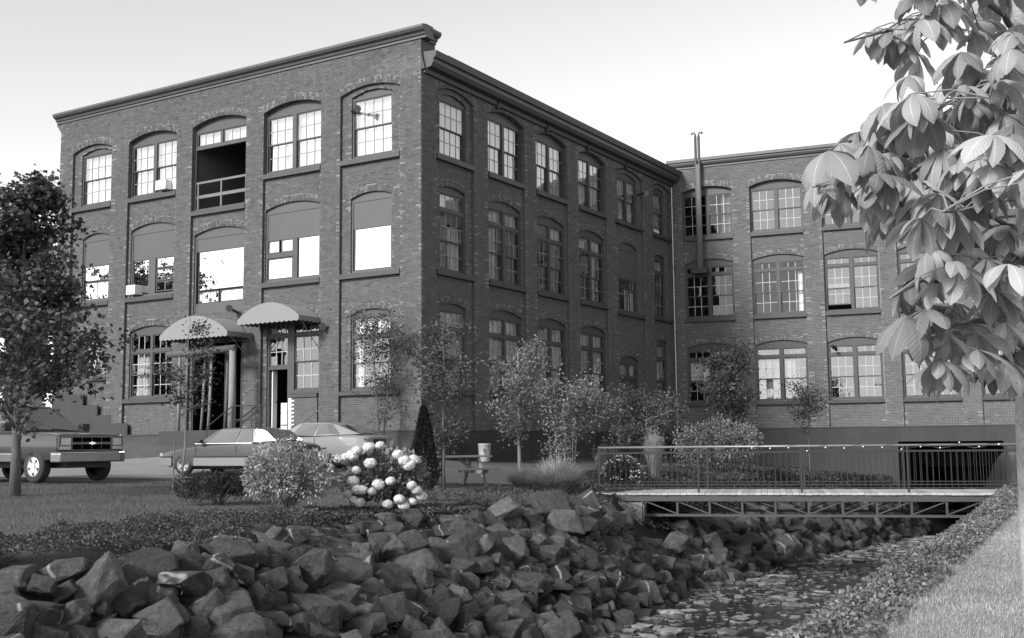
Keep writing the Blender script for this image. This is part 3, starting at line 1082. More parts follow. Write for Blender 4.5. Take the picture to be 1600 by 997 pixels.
# ------------------------------------------------------------------ wing across the creek
wing = empty('mill_wing', WCORN, A_WING)
tag(wing, 'brick mill wing spanning the creek behind the footbridge', 'mill building')
WB = [(.5, 2.9), (3.71, 6.13), (6.95, 9.35), (10.09, 12.5), (13.27, 15.69), (16.5, 18.9), (19.7, 22.1)]
wb = []
WO = {}
for i, (a, b) in enumerate(WB):
    WO[(i, 3)] = (a + .004, b - .004, S3, 12.646, .226)
    WO[(i, 2)] = (a + .03, b - .03, 6.62, 9.2, .2)
    WO[(i, 1)] = (a + .03, b - .03, S1, 5.23, .2)
    wb.append((a, b, 12.65, .23, [WO[(i, 3)], WO[(i, 2)], WO[(i, 1)]]))
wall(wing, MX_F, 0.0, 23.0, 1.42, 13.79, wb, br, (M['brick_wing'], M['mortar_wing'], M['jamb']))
for i, (a, b) in enumerate(WB):
    for fl in (3, 2, 1):
        o = WO[(i, fl)]
        c = None
        if (i, fl) == (1, 1): c = [(.02, .62, 0, .8, -.35), (.62, .75, 0, .8, -.3)]
        if (i, fl) == (0, 1): c = [(.05, .5, .4, .82, .0)]
        if (i, fl) == (0, 3): c = [(.75, .97, .0, 1, -.6)]
        if (i, fl) == (1, 2): c = [(.85, .97, .0, .9, .1)]
        wf = window(wing, MX_F, o, head=o[3] - .1, units=2, cols=3, transom=None if fl == 3 else (8.62 if fl == 2 else 4.62), mg='glass_lo' if (i, fl) in ((0, 1), (0, 2), (1, 2), (0, 3)) else 'glass_w', mm='muntin_w',
                    curtain=c, seed=200 + i * 3 + fl, mul=.14, lower_open=.22 if (i, fl) == (2, 2) else 0)
        zs_ = {3: (10.3, 10.5), 2: (6.44, 6.62), 1: (2.5, 2.66)}[fl]
        sill(wf, MX_F, a + .01, b - .01, *zs_)
wc = [(0, 13.79), (-.05, 13.79), (-.05, 13.86), (-.14, 13.92), (-.2, 14.0), (-.2, 14.06), (-.27, 14.08), (-.27, 14.22), (-.1, 14.26), (.3, 14.26), (.3, 13.79)]
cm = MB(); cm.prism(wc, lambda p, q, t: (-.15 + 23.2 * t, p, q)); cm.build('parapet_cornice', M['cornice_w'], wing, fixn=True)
fm = MB()
fm.box(-.3, 9.8, -.04, .3, -3.4, 1.42); fm.box(14.0, 23, -.04, .3, -3.4, 1.42); fm.box(9.8, 14.0, -.041, .3, .78, 1.421)
fm.box(9.6, 9.8, .3, 12, -3.4, .9); fm.box(14.0, 14.2, .3, 12, -3.4, .9); fm.box(9.8, 14.0, .3, 12, .8, .9); fm.box(9.8, 14, 12, 12.2, -3.4, .9)
fm.box(-.3, 23, -.06, .3, 1.40, 1.45)
fm.build('foundation', M['render_paint'], wing)
wv = MB(); wv.box(5.3, 5.9, -.06, -.02, -.25, .35); wv.build('basement_window', M['black'], wing)
wv = MB()
for x in (5.26, 5.58, 5.88): wv.box(x, x + .06, -.09, -.03, -.3, .4)
for z in (-.3, .02, .34): wv.box(5.26, 5.94, -.092, -.03, z, z + .06)
wv.build('basement_window_frame', M['trim'], wing)
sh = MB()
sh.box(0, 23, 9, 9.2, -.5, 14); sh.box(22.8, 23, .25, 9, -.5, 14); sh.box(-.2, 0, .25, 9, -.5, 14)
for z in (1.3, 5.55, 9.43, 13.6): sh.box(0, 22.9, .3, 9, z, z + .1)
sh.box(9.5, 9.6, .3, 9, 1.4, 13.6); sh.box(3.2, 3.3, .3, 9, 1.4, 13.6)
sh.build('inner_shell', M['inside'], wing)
rf = MB(); rf.box(-.1, 23, .3, 9.2, 14.0, 14.1); rf.build('roof', M['roof'], wing)
# twin flue on the wing
fl = MB()
for x in (1.30, 1.46):
    fl.tube([(x, -.25, 8.95), (x, -.25, 15.25)], .065, 10)
fl.box(1.265, 1.495, -.31, -.19, 8.9, 13.9)
fo = fl.build('flue_pipe', M['steel_d'], wing)
fc = MB()
for x, s in ((1.30, -1), (1.46, 1)):
    fc.tube([(x, -.25, 15.2), (x, -.25, 15.36), (x + s * .06, -.25, 15.44), (x + s * .14, -.25, 15.44), (x + s * .18, -.25, 15.36)], .05, 8)
fc.build('flue_cowl', M['metal_d'], fo, smooth=True)
fb_ = MB(); fb_.box(1.05, 1.72, -.45, -.05, 8.68, 8.92); fb_.box(.9, 1.2, -.3, -.1, 8.75, 8.87); fb_.build('vent_hood', M['black'], fo)
wl_ = MB(); wl_.tube([(7.2, .05, 5.0), (7.2, -.18, 5.02)], .03, 6); wl_.tube([(7.2, -.16, 5.04), (7.32, -.3, 4.96)], [.06, .10], 8); wl_.build('wall_lamp', M['black'], wing)
# ------------------------------------------------------------------ rock bank and creek stones
def rock_mat(name, base, vein=1.0):
    m, n, l, out = nt(name)
    b = n.new('ShaderNodeBsdfPrincipled')
    tc = n.new('ShaderNodeTexCoord')
    oi = n.new('ShaderNodeObjectInfo')
    va = n.new('ShaderNodeVectorMath'); va.operation = 'ADD'
    l.new(tc.outputs['Object'], va.inputs[0])
    sc_ = n.new('ShaderNodeVectorMath'); sc_.operation = 'SCALE'
    sc_.inputs[0].default_value = (17.0, 31.0, 23.0)
    l.new(oi.outputs['Random'], sc_.inputs['Scale'])
    l.new(sc_.outputs[0], va.inputs[1])
    vec = va.outputs[0]
    f = noise_node(n, l, 1.6, 6, 0.68, vec)
    f2 = noise_node(n, l, 9, 9, 0.75, vec)
    mp = n.new('ShaderNodeMapping'); mp.inputs['Scale'].default_value = (1.2, 1.2, 9.0)
    l.new(vec, mp.inputs['Vector'])
    strata = noise_node(n, l, 1.6, 6, 0.7, mp.outputs[0], 0.4)
    at = n.new('ShaderNodeAttribute'); at.attribute_name = 'tone'
    v = math_node(n, l, 'MULTIPLY_ADD', f, 2.3, -0.15)
    v = math_node(n, l, 'MULTIPLY', v, math_node(n, l, 'MULTIPLY_ADD', f2, 2.4, -0.2))
    v = math_node(n, l, 'MULTIPLY', v, math_node(n, l, 'MULTIPLY_ADD', strata, 1.3, 0.35))
    v = math_node(n, l, 'MULTIPLY', v, math_node(n, l, 'MULTIPLY_ADD', oi.outputs['Random'], 1.15, 0.38))
    v = math_node(n, l, 'MULTIPLY', v, math_node(n, l, 'MULTIPLY_ADD', at.outputs['Fac'], 1.0, 1.0))
    v = math_node(n, l, 'MULTIPLY', v, base)
    # quartz veins: thin bands of a distorted wave, only on some rocks and in some places
    wv = n.new('ShaderNodeTexWave')
    wv.inputs['Scale'].default_value = 0.55
    wv.inputs['Distortion'].default_value = 5.0
    wv.inputs['Detail'].default_value = 3
    wv.inputs['Detail Scale'].default_value = 1.2
    l.new(vec, wv.inputs['Vector'])
    cr = n.new('ShaderNodeValToRGB')
    cr.color_ramp.elements[0].position = 0.965; cr.color_ramp.elements[0].color = (0, 0, 0, 1)
    cr.color_ramp.elements[1].position = 0.995; cr.color_ramp.elements[1].color = (1, 1, 1, 1)
    l.new(wv.outputs['Fac'], cr.inputs[0])
    gate = math_node(n, l, 'GREATER_THAN', math_node(n, l, 'ADD', math_node(n, l, 'FRACT', math_node(n, l, 'MULTIPLY', oi.outputs['Random'], 37.7)), noise_node(n, l, 1.3, 3, 0.6, vec)), 1.31)
    ve = math_node(n, l, 'MULTIPLY', math_node(n, l, 'MULTIPLY', cr.outputs[0], gate), math_node(n, l, 'MULTIPLY', f2, 0.5 * vein))
    # lichen blotches
    bl = n.new('ShaderNodeValToRGB')
    bl.color_ramp.elements[0].position = 0.64; bl.color_ramp.elements[0].color = (0, 0, 0, 1)
    bl.color_ramp.elements[1].position = 0.70; bl.color_ramp.elements[1].color = (1, 1, 1, 1)
    l.new(noise_node(n, l, 2.4, 6, 0.75, vec), bl.inputs[0])
    bo = math_node(n, l, 'MULTIPLY', bl.outputs[0], 0.09 * vein)
    c = math_node(n, l, 'ADD', math_node(n, l, 'ADD', v, ve), bo, clamp=True)
    cb = n.new('ShaderNodeCombineColor')
    for i in range(3): l.new(c, cb.inputs[i])
    l.new(cb.outputs[0], b.inputs['Base Color'])
    b.inputs['Roughness'].default_value = 0.62
    bp = n.new('ShaderNodeBump'); bp.inputs['Strength'].default_value = 1.0; bp.inputs['Distance'].default_value = 0.07
    l.new(math_node(n, l, 'ADD', noise_node(n, l, 4, 9, 0.72, vec), math_node(n, l, 'MULTIPLY', f2, 0.5)), bp.inputs['Height'])
    l.new(bp.outputs[0], b.inputs['Normal'])
    l.new(b.outputs[0], out.inputs['Surface'])
    return m


M['rock'] = rock_mat('rough_rock', 0.068)
M['stone'] = rock_mat('creek_stone', 0.22, 0.6)


def rock_mesh(name, seed, flat=1.0, npts=4, rough=.02):
    """split block of stone: a jittered box with some corners knocked off"""
    r = random.Random(seed)
    bm = bmesh.new()
    ax = (r.uniform(.85, 1.25) * .5, r.uniform(.6, .95) * .5, r.uniform(.36, .66) * .5 * flat)
    for sx in (-1, 1):
        for sy in (-1, 1):
            for sz in (-1, 1):
                k = r.random()
                if k < .38:        # broken corner: two points instead of one
                    bm.verts.new((sx * ax[0] * r.uniform(.2, .6), sy * ax[1], sz * ax[2])); bm.verts.new((sx * ax[0], sy * ax[1] * r.uniform(.2, .7), sz * ax[2] * r.uniform(.2, .7)))
                else:
                    bm.verts.new((sx * ax[0] * r.uniform(.5, 1.1), sy * ax[1] * r.uniform(.5, 1.1), sz * ax[2] * r.uniform(.55, 1.1)))
    for i in range(npts):
        v = Vector((r.gauss(0, 1), r.gauss(0, 1), r.gauss(0, 1))).normalized()
        bm.verts.new((v.x * ax[0] * 1.3, v.y * ax[1] * 1.3, v.z * ax[2] * 1.2))
    bmesh.ops.convex_hull(bm, input=bm.verts[:])
    bmesh.ops.delete(bm, geom=[v for v in bm.verts if not v.link_faces], context='VERTS')
    bmesh.ops.dissolve_limit(bm, angle_limit=R(9), verts=bm.verts[:], edges=bm.edges[:])
    bmesh.ops.bevel(bm, geom=bm.edges[:], offset=0.022, segments=1, affect='EDGES', profile=0.5)
    bmesh.ops.triangulate(bm, faces=bm.faces[:])
    bmesh.ops.subdivide_edges(bm, edges=[e for e in bm.edges if e.calc_length() > 0.2], cuts=2, use_grid_fill=True)
    bmesh.ops.triangulate(bm, faces=bm.faces[:])
    for v in bm.verts:
        v.co += noise.noise_vector(v.co * 3 + Vector((seed, 0, 0))) * rough * 1.6 + noise.noise_vector(v.co * 11 + Vector((seed, 3, 0))) * rough
    bmesh.ops.recalc_face_normals(bm, faces=bm.faces[:])
    me = bpy.data.meshes.new(name)
    bm.to_mesh(me)
    bm.free()
    return me


ROCKS = [rock_mesh('rock', 100 + i) for i in range(24)]
for me in ROCKS: me.materials.append(M['rock'])
bank = empty('rock_retaining_wall', (xy_sw(8, 0)[0], xy_sw(8, 0)[1], -1.0))
tag(bank, 'steep bank of rough dark stacked boulders along the far side of the creek', 'stone wall')
rr = random.Random(21)
cand = []
s = -7.0
while s < 43:
    sz0 = 0.42 if s < 24 else 0.52
    rows = 11
    for k in range(rows):
        t = (k + 0.5 + rr.uniform(-.22, .22)) / rows
        ss = s + rr.uniform(-.18, .18) + (0.22 if k % 2 else 0)
        wt, wf_ = float(w_top(ss)), float(w_foot(ss)) + 0.25
        w = wt + (wf_ - wt) * t + rr.uniform(-.08, .12)
        if (s > 17.5 and t < .38): continue
        x, y = xy_sw(ss, w)
        sz = sz0 * rr.choice((.55, .7, .85, .95, 1.05, 1.2, 1.4, 1.65)) * rr.uniform(.9, 1.1)
        z = gz(x, y) + 0.10 * sz + rr.uniform(-.05, .04) - (.15 if s < 8 else .11) * max(0, 1 - t / .22)
        if 14.9 < ss < 18.7 and t < .5: continue        # the bridge abutment stands here
        cand.append((s, x, y, z, sz))
    s += 0.255
# skip rocks hidden below the near end of the frame
def in_view(x, y, z):
    P = Vector((x, y, z - EYE))
    a = P.dot(_fw)
    return a > 1 and abs(P.dot(_rt2) / a) < 0.47 and -0.31 < P.dot(_up2) / a < 0.30


cand = [c for c in cand if in_view(c[1], c[2], c[3])]
cand.sort(key=lambda c: -c[4] / math.hypot(c[1], c[2]))
rest_v, rest_f, rest_n, rest_t = [], [], 0, []
for i, (s, x, y, z, sz) in enumerate(cand):
    me = ROCKS[rr.randrange(len(ROCKS))]
    rot = Matrix.Rotation(rr.uniform(0, 6.28), 4, 'Z') @ Matrix.Rotation(rr.gauss(0, .38), 4, 'X') @ Matrix.Rotation(rr.gauss(0, .38), 4, 'Y')
    mx = Matrix.Translation((x, y, z)) @ rot @ Matrix.Diagonal((sz, sz * rr.uniform(.8, 1.1), sz * rr.uniform(.8, 1.15), 1))
    if i < 300:
        o = bpy.data.objects.new('rock', me)
        COL.objects.link(o)
        o.parent = bank
        o.matrix_local = Matrix.Translation(-bank.location) @ mx
    else:
        co = np.empty(len(me.vertices) * 3, np.float32); me.vertices.foreach_get('co', co)
        co = co.reshape(-1, 3) @ np.array(mx.to_3x3()).T + np.array(mx.translation - bank.location)
        ix = np.empty(len(me.polygons) * 3, np.int32); me.polygons.foreach_get('vertices', ix)
        rest_v.append(co); rest_f.append(ix.reshape(-1, 3) + rest_n); rest_n += len(co); rest_t.append(np.full(len(ix) // 3, rr.uniform(-.55, .6)))
if rest_v:
    me = np_mesh('rock_fill', np.concatenate(rest_v), np.concatenate(rest_f), tone=np.concatenate(rest_t))
    tag(link_mesh('rock_fill', me, M['rock'], bank), kind='stuff')

# stones lying in the creek
bed = empty('creek_bed', (xy_sw(14, 4)[0], xy_sw(14, 4)[1], -2.4))
tag(bed, kind='structure')
STONES = [rock_mesh('stone', 300 + i, flat=.42, npts=2) for i in range(10)]
for me in STONES: me.materials.append(M['stone'])
n_st = 0
sv, sf, sn = [], [], 0
for i in range(7500):
    s = rr.uniform(6.5, 40)
    lo, hi = float(w_foot(s)), float(w_rc(s)) - .6
    w = lo + (hi - lo) * rr.random()
    # gravel bars: stones crowd on the left side and in drifts
    dens = 0.5 + 0.5 * noise.noise(Vector((s * .35, w * .8, 3.1))) + 0.55 * math.exp(-((w - lo) / 1.3) ** 2)
    if rr.random() > dens * 0.72: continue
    x, y = xy_sw(s, w)
    big = rr.random() < 0.09
    sz = rr.uniform(.22, .46) if big else rr.uniform(.07, .20)
    z = float(z_wat(s)) + sz * rr.uniform(-.10, .10)
    if not in_view(x, y, z): continue
    me = STONES[rr.randrange(len(STONES))]
    mx = Matrix.Translation((x, y, z)) @ Matrix.Rotation(rr.uniform(0, 6.28), 4, 'Z') @ Matrix.Rotation(rr.uniform(-.15, .15), 4, 'X') @ Matrix.Diagonal((sz, sz * rr.uniform(.7, 1.1), sz * .9, 1))
    if big and n_st < 220:
        o = bpy.data.objects.new('stone', me); COL.objects.link(o); o.parent = bed
        o.matrix_local = Matrix.Translation(-bed.location) @ mx
        n_st += 1
    else:
        co = np.empty(len(me.vertices) * 3, np.float32); me.vertices.foreach_get('co', co)
        co = co.reshape(-1, 3) @ np.array(mx.to_3x3()).T + np.array(mx.translation - bed.location)
        ix = np.empty(len(me.polygons) * 3, np.int32); me.polygons.foreach_get('vertices', ix)
        sv.append(co); sf.append(ix.reshape(-1, 3) + sn); sn += len(co)
tones = np.concatenate([np.full(len(f), rr.uniform(-.5, .8)) for f in sf])
me = np_mesh('pebbles', np.concatenate(sv), np.concatenate(sf), tone=tones)
tag(link_mesh('pebbles', me, M['stone'], bed), kind='stuff')
# ------------------------------------------------------------------ footbridge
BA = Vector((1.15, 27.97, -.33)); bang = math.atan2(-.218, .976)
bridge = empty('footbridge', BA, bang)          # x along the bridge, y across (away from the viewer), z = 0 deck top
tag(bridge, 'steel truss footbridge with plank deck and baluster railings crossing the creek', 'footbridge')
BLEN, BWID = 11.6, 2.0
M['deck'] = mat('weathered_planks', 0.36, 0.8, 0.2, 2, fine=40, bump=.15, bscale=30, objvar=.18)
M['steel'] = mat('painted_steel', 0.055, 0.5, 0.15, 3)
M['rail'] = mat('railing_paint', 0.022, 0.45, 0.15, 3)
M['rail_top'] = mat('worn_handrail', 0.22, 0.35, 0.15, 3, metal=.4)
pm = MB(); pm.box(0, .138, -.04, BWID + .04, -.05, 0)
pme = pm.mesh('plank'); pme.materials.append(M['deck'])
npk = int(BLEN / .145)
for i in range(npk):
    o = link_mesh('plank', pme, None, bridge, (i * .145, rng.uniform(-.015, .015), rng.uniform(-.004, .004)))
b = MB(); b.box(.1, BLEN, 0.0, .09, -.20, -.052); b.build('edge_beam', M['steel'], bridge)
b = MB(); b.box(.1, BLEN, BWID - .09, BWID, -.20, -.052); b.build('edge_beam', M['steel'], bridge)
x0, x1, pit = 1.25, 10.35, 0.76
for y in (.02, BWID - .07):
    c = MB(); c.box(x0, x1, y, y + .06, -.56, -.50); c.build('bottom_chord', M['steel'], bridge)
    n = int((x1 - x0) / pit)
    for i in range(n + 1):
        x = x0 + .02 + i * pit
        v = MB(); v.box(x, x + .05, y + .005, y + .055, -.50, -.20); v.build('strut', M['steel'], bridge)
        if i < n:
            a, e = ((x + .05, y + .03, -.21), (x + pit, y + .03, -.49)) if i < n / 2 else ((x + .05, y + .03, -.49), (x + pit, y + .03, -.21))
            dgl = MB(); dgl.bar(a, e, .025, .03); dgl.build('diagonal', M['steel'], bridge)
for i in range(13):
    x = x0 + .02 + i * pit
    if x > x1: break
    c = MB(); c.box(x, x + .05, .09, BWID - .09, -.18, -.11); c.build('cross_beam', M['steel'], bridge)
bal = MB(); bal.tube([(0, 0, .12), (0, 0, .93)], .0062, 5, cap=False)
bme = bal.mesh('baluster'); bme.materials.append(M['rail'])
pst = MB(); pst.box(-.024, .024, -.024, .024, -.14, 1.07)
pme = pst.mesh('railing_post'); pme.materials.append(M['rail'])
for side, y, sh_ in ((0, .03, 0.0), (1, BWID - .03, .12)):
    rp = MB(); rp.tube([(.93, y, 1.08), (BLEN + .2, y, 1.08)], .024, 8); ro = rp.build('handrail', M['rail_top'], bridge, smooth=True)
    rp = MB(); rp.box(.95, BLEN, y - .012, y + .012, .93, .955); rp.build('upper_rail', M['rail'], bridge)
    rp = MB(); rp.box(.95, BLEN, y - .012, y + .012, .10, .125); rp.build('lower_rail', M['rail'], bridge)
    rp = MB(); rp.box(.95, BLEN, y - .01, y + .01, .18, .20); rp.build('lower_rail', M['rail'], bridge)
    px_ = .95
    xs_ = []
    while px_ < BLEN:
        link_mesh('railing_post', pme, None, bridge, (px_ + sh_, y, 0)); xs_.append(px_ + sh_); px_ += 2.38
    bx = 1.07
    while bx < BLEN:
        if min(abs(bx - q) for q in xs_) > .06:
            link_mesh('baluster', bme, None, bridge, (bx, y, 0))
        bx += .135
# stone abutments
for nm, (px_, py_), (a, bb_, h) in (('west', (1.15 + .976 * 1.72 - .05 * .218, 27.97 - .218 * 1.72 - .05 * .976), (.68, .9, .85)),):
    me = rock_mesh('abutment_stone', 555)
    bm = bmesh.new(); bmesh.ops.create_cube(bm, size=1.0)
    bmesh.ops.bevel(bm, geom=bm.edges[:], offset=.06, segments=2, affect='EDGES')
    bmesh.ops.subdivide_edges(bm, edges=[e for e in bm.edges if e.calc_length() > .4], cuts=3, use_grid_fill=True)
    for v in bm.verts: v.co += noise.noise_vector(v.co * 2.5) * .05
    bm.to_mesh(me); bm.free()
    if not me.materials: me.materials.append(M['stone'])
    o = bpy.data.objects.new('abutment_stone', me); COL.objects.link(o)
    o.location = (px_, py_, -.52 - h / 2 - .03); o.rotation_euler = (0, 0, bang); o.scale = (a, bb_, h)
    o.parent = bridge; o.matrix_parent_inverse = (Matrix.Translation(BA) @ Matrix.Rotation(bang, 4, 'Z')).inverted()
# string of small bulbs wound along the near handrail
sl = empty('string_lights', BA, bang); tag(sl, 'string of small white bulbs strung along the near footbridge handrail', 'string lights')
M['bulb'] = mat('white_bulb', 0.8, 0.25, 0)
wb_ = MB(); pts = []
bulbs = []
for i in range(60):
    x = 4.6 + i * .105
    z = 1.06 + .05 * math.sin(i * .9) - .03 * (i % 7 == 0)
    pts.append((x, -.005 - .03 * math.cos(i * .9), z))
    if i % 4 == 0: bulbs.append((x, -.03, z - .02 + rng.uniform(-.06, .05)))
wb_.tube(pts, .005, 4); wb_.build('cable', M['black'], sl)
bm = bmesh.new(); bmesh.ops.create_icosphere(bm, subdivisions=1, radius=.019); bmm = bpy.data.meshes.new('bulb'); bm.to_mesh(bmm); bm.free(); bmm.materials.append(M['bulb'])
for p in bulbs: link_mesh('bulb', bmm, None, sl, p)
# ------------------------------------------------------------------ vegetation
def leaf_mat(name, base, var=.35, trans=.25, rough=.55):
    return mat(name, base, rough, var, .8, fine=3.0, tone=1.0, trans=trans, spec=.35)


M['bark'] = mat('bark', .09, .9, .3, 6, fine=40, bump=.6, bscale=35, streak=.2)
M['bark_pale'] = mat('pale_bark', .20, .85, .25, 5, fine=50, bump=.5, bscale=45, streak=.2)
M['lf_dark'] = leaf_mat('dark_leaves', .062)
M['lf_maple'] = leaf_mat('maple_leaves', .085)
M['lf_mid'] = leaf_mat('mid_leaves', .095)
M['lf_pale'] = leaf_mat('pale_leaves', .19)
M['lf_bright'] = leaf_mat('bright_leaves', .26)
M['needle'] = leaf_mat('evergreen_needles', .03, trans=.1)
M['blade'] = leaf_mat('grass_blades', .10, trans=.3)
M['blade_r'] = leaf_mat('lawn_blades_painted_sun', .36, trans=.3)  # paler copy of the grass blades, sunlight put into the colour
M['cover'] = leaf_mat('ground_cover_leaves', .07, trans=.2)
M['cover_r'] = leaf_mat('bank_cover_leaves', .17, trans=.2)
M['plume'] = leaf_mat('pale_grass_plumes', .36, trans=.3)
M['petal'] = mat('white_petals', .78, .8, .12, 12, tone=1.0, trans=.2)


def leaves_mesh(name, P, size, rs, aspect=.5, up=.35, tone=None, fold=.18, dirs=None):
    """P (n,3) leaf bases; one bent diamond-shaped blade each"""
    n = len(P)
    size = np.broadcast_to(np.asarray(size, float), (n,))
    d = rs.normal(size=(n, 3)) if dirs is None else dirs + rs.normal(size=(n, 3)) * .35
    if dirs is None: d[:, 2] = d[:, 2] * .6 - .15
    d /= np.linalg.norm(d, axis=1)[:, None] + 1e-9
    nn = rs.normal(size=(n, 3)); nn[:, 2] += up * 3
    x = np.cross(d, nn); x /= np.linalg.norm(x, axis=1)[:, None] + 1e-9
    u = np.cross(x, d)
    L = size[:, None]; Wd = L * aspect
    mid = P + d * L * .48 + u * L * fold * .5
    V = np.stack([P, mid + x * Wd * .5 - u * L * fold * .4, P + d * L - u * L * .12, mid - x * Wd * .5 - u * L * fold * .4], 1)
    F = np.arange(n * 4).reshape(n, 4)
    if tone is None: tone = rs.normal(0, .28, n)
    return np_mesh(name, V.reshape(-1, 3), F, tone=np.clip(tone, -.7, 1.2))


def tree(name, base, h, cr, cz, label, cat='tree', leafn=5000, lsize=.1, lm='lf_dark', bm_='bark', trunk_r=.06, fork=.25, limbs=14, seed=1, spread=1.0,
         crown_shape=None, droop=0.0, group=None, stems=1, lean=(0, 0), clump=.16, aspect=.55, twig_vis=True, rise=.6, bright_top=.25):
    """trunk and limbs as one 'trunk' part, leaf clumps set on the limbs' outer halves as 'crown'"""
    r = random.Random(seed); rs = np.random.default_rng(seed)
    root = empty(name, base)
    tag(root, label, cat, group)
    tb = MB(); tips = []
    shape = crown_shape or (lambda t: math.sin(math.pi * min(1, max(0, t * .82 + .12))) ** .7)
    z0 = cz
    for st in range(stems):
        a0 = 6.28 * st / stems + r.uniform(0, 1)
        ox, oy = (0, 0) if stems == 1 else (.05 * math.cos(a0), .05 * math.sin(a0))
        sx, sy = (lean[0], lean[1]) if stems == 1 else (cr * .35 * math.cos(a0) + lean[0], cr * .35 * math.sin(a0) + lean[1])
        n = 9; pts, rad = [], []
        top = h * r.uniform(.88, .97)
        for i in range(n):
            t = i / (n - 1)
            pts.append((ox + sx * t + r.uniform(-.02, .02) * h * .3 * (t > 0), oy + sy * t + r.uniform(-.02, .02) * h * .3 * (t > 0), top * t - (.08 if i == 0 else 0)))
            rad.append(trunk_r / math.sqrt(stems) * (1 - .82 * t) * (1.25 if i == 0 else 1))
        tb.tube(pts, rad, 8)
        for k in range(max(3, limbs // stems)):
            t = r.uniform(0, 1)
            z = z0 + (top - z0) * (t ** .9) * .92
            tt = z / top
            j = min(n - 2, int(tt * (n - 1))); fq = tt * (n - 1) - j
            p = Vector(pts[j]).lerp(Vector(pts[j + 1]), fq)
            a = r.uniform(0, 6.28)
            hf = (z - z0) / (h - z0)
            ln = cr * shape(hf) * r.uniform(.7, 1.12)
            q = [p]
            dr = Vector((math.cos(a), math.sin(a), rise * r.uniform(.4, 1.3)))
            m = 5
            for i in range(m):
                dr = (dr + Vector((r.uniform(-.25, .25), r.uniform(-.25, .25), r.uniform(-.2, .2) - droop * .3))).normalized()
                q.append(q[-1] + dr * ln / m)
            tb.tube(q, [max(.004, trunk_r * .38 * (1 - .8 * i / m)) for i in range(m + 1)], 5, cap=False)
            for i in range(2, m + 1):
                tips.append((q[i], .9 if i == m else .7))
                for _ in range(2):
                    dd = Vector((r.gauss(0, 1), r.gauss(0, 1), r.gauss(0.2, .8))).normalized() * ln * r.uniform(.2, .42)
                    e = q[i] + dd
                    if twig_vis: tb.tube([q[i], q[i] + dd * .5 + Vector((0, 0, .02)), e], [.006, .004, .002], 3, cap=False)
                    tips += [(e, 1.0), (q[i] + dd * .6, .8)]
    tb.build('trunk', M[bm_], root, smooth=True)
    T = np.array([tuple(t[0]) for t in tips]); 
    idx = rs.integers(0, len(T), leafn)
    sig = clump * rs.uniform(.5, 1.35, len(T))
    P = T[idx] + rs.normal(size=(leafn, 3)) * sig[idx][:, None] * np.array([1, 1, .75])
    ctone = rs.normal(0, .22, len(T))
    tone = ctone[idx] + rs.normal(0, .2, leafn)
    me = leaves_mesh('crown', P, lsize * rs.uniform(.7, 1.25, leafn), rs, aspect=aspect, tone=tone)
    link_mesh('crown', me, M[lm], root)
    return root


def at(x, y): return (x, y, gz(x, y))


tree('maple_tree', at(-9.80, 22.5), 6.9, 2.0, 1.25, 'dense dark maple with slim trunk beside the dark truck', leafn=16000, lsize=.115, lm='lf_maple', trunk_r=.105, limbs=46, seed=3, clump=.15,
     crown_shape=lambda t: (.95 + .25 * math.sin(math.pi * min(1, t * 2))) * (1 - .78 * t), rise=.75, aspect=.8)
sap = 'young trees planted on the lawn'
tree('staked_sapling', at(-6.72, 23.2), 3.75, .72, 1.15, 'thin sparse sapling with pale trunk and stake in front of the left awning', leafn=1500, lsize=.075, lm='lf_dark', bm_='bark_pale', trunk_r=.032, limbs=12, seed=8, clump=.12, group=sap, lean=(.1, 0))
tree('young_tree', at(-4.15, 35.9), 5.2, .98, 1.0, 'slender leafy tree growing against the front wall under the last first-floor window', leafn=3000, lsize=.095, lm='lf_mid', trunk_r=.05, limbs=20, seed=12, stems=2, clump=.17, group=sap)
tree('young_tree', at(-1.55, 25.4), 4.0, .72, .85, 'bushy upright tree at the mill corner just behind the dark conical evergreen', leafn=4200, lsize=.08, lm='lf_mid', trunk_r=.045, limbs=24, seed=14, clump=.15, group=sap)
tree('young_tree', at(.14, 28.0), 3.6, .95, .95, 'multi-stemmed pale tree on a dark stake by the fountain grass', leafn=4200, lsize=.075, lm='lf_pale', bm_='bark_pale', trunk_r=.05, limbs=22, seed=17, stems=1, clump=.15, group=sap, rise=1.3)
tree('silvery_shrub', at(1.6, 31.2), 2.75, 1.0, .4, 'tall silvery-leaved shrub right of the multi-stemmed tree', 'shrub', leafn=5600, lsize=.085, lm='lf_pale', trunk_r=.04, limbs=26, seed=19, stems=3, clump=.17)
tree('willow_shrub', at(4.35, 38.2), 2.5, 1.25, .5, 'loose feathery shrub below the courtyard door', 'shrub', leafn=6500, lsize=.09, lm='lf_mid', bm_='bark_pale', trunk_r=.05, limbs=26, seed=23, stems=3, clump=.2)
tree('dark_tree', at(7.75, 40.6), 4.5, 1.05, .9, 'dark dense small tree before the first ground-floor wing window', leafn=7500, lsize=.10, lm='lf_dark', trunk_r=.06, limbs=28, seed=27, clump=.19)
tree('small_tree', at(10.9, 42.0), 3.55, .9, 1.7, 'small round-headed tree on a thin trunk under the second wing window', leafn=2000, lsize=.09, lm='lf_dark', trunk_r=.04, limbs=18, seed=29, clump=.18)
tree('broad_tree', (-40, 38, 0.3), 11.5, 4.0, 2.5, 'tall broad tree out past the parking area, mirrored in the windows', leafn=9000, lsize=.32, lm='lf_dark', trunk_r=.25, limbs=40, seed=31, clump=.5)


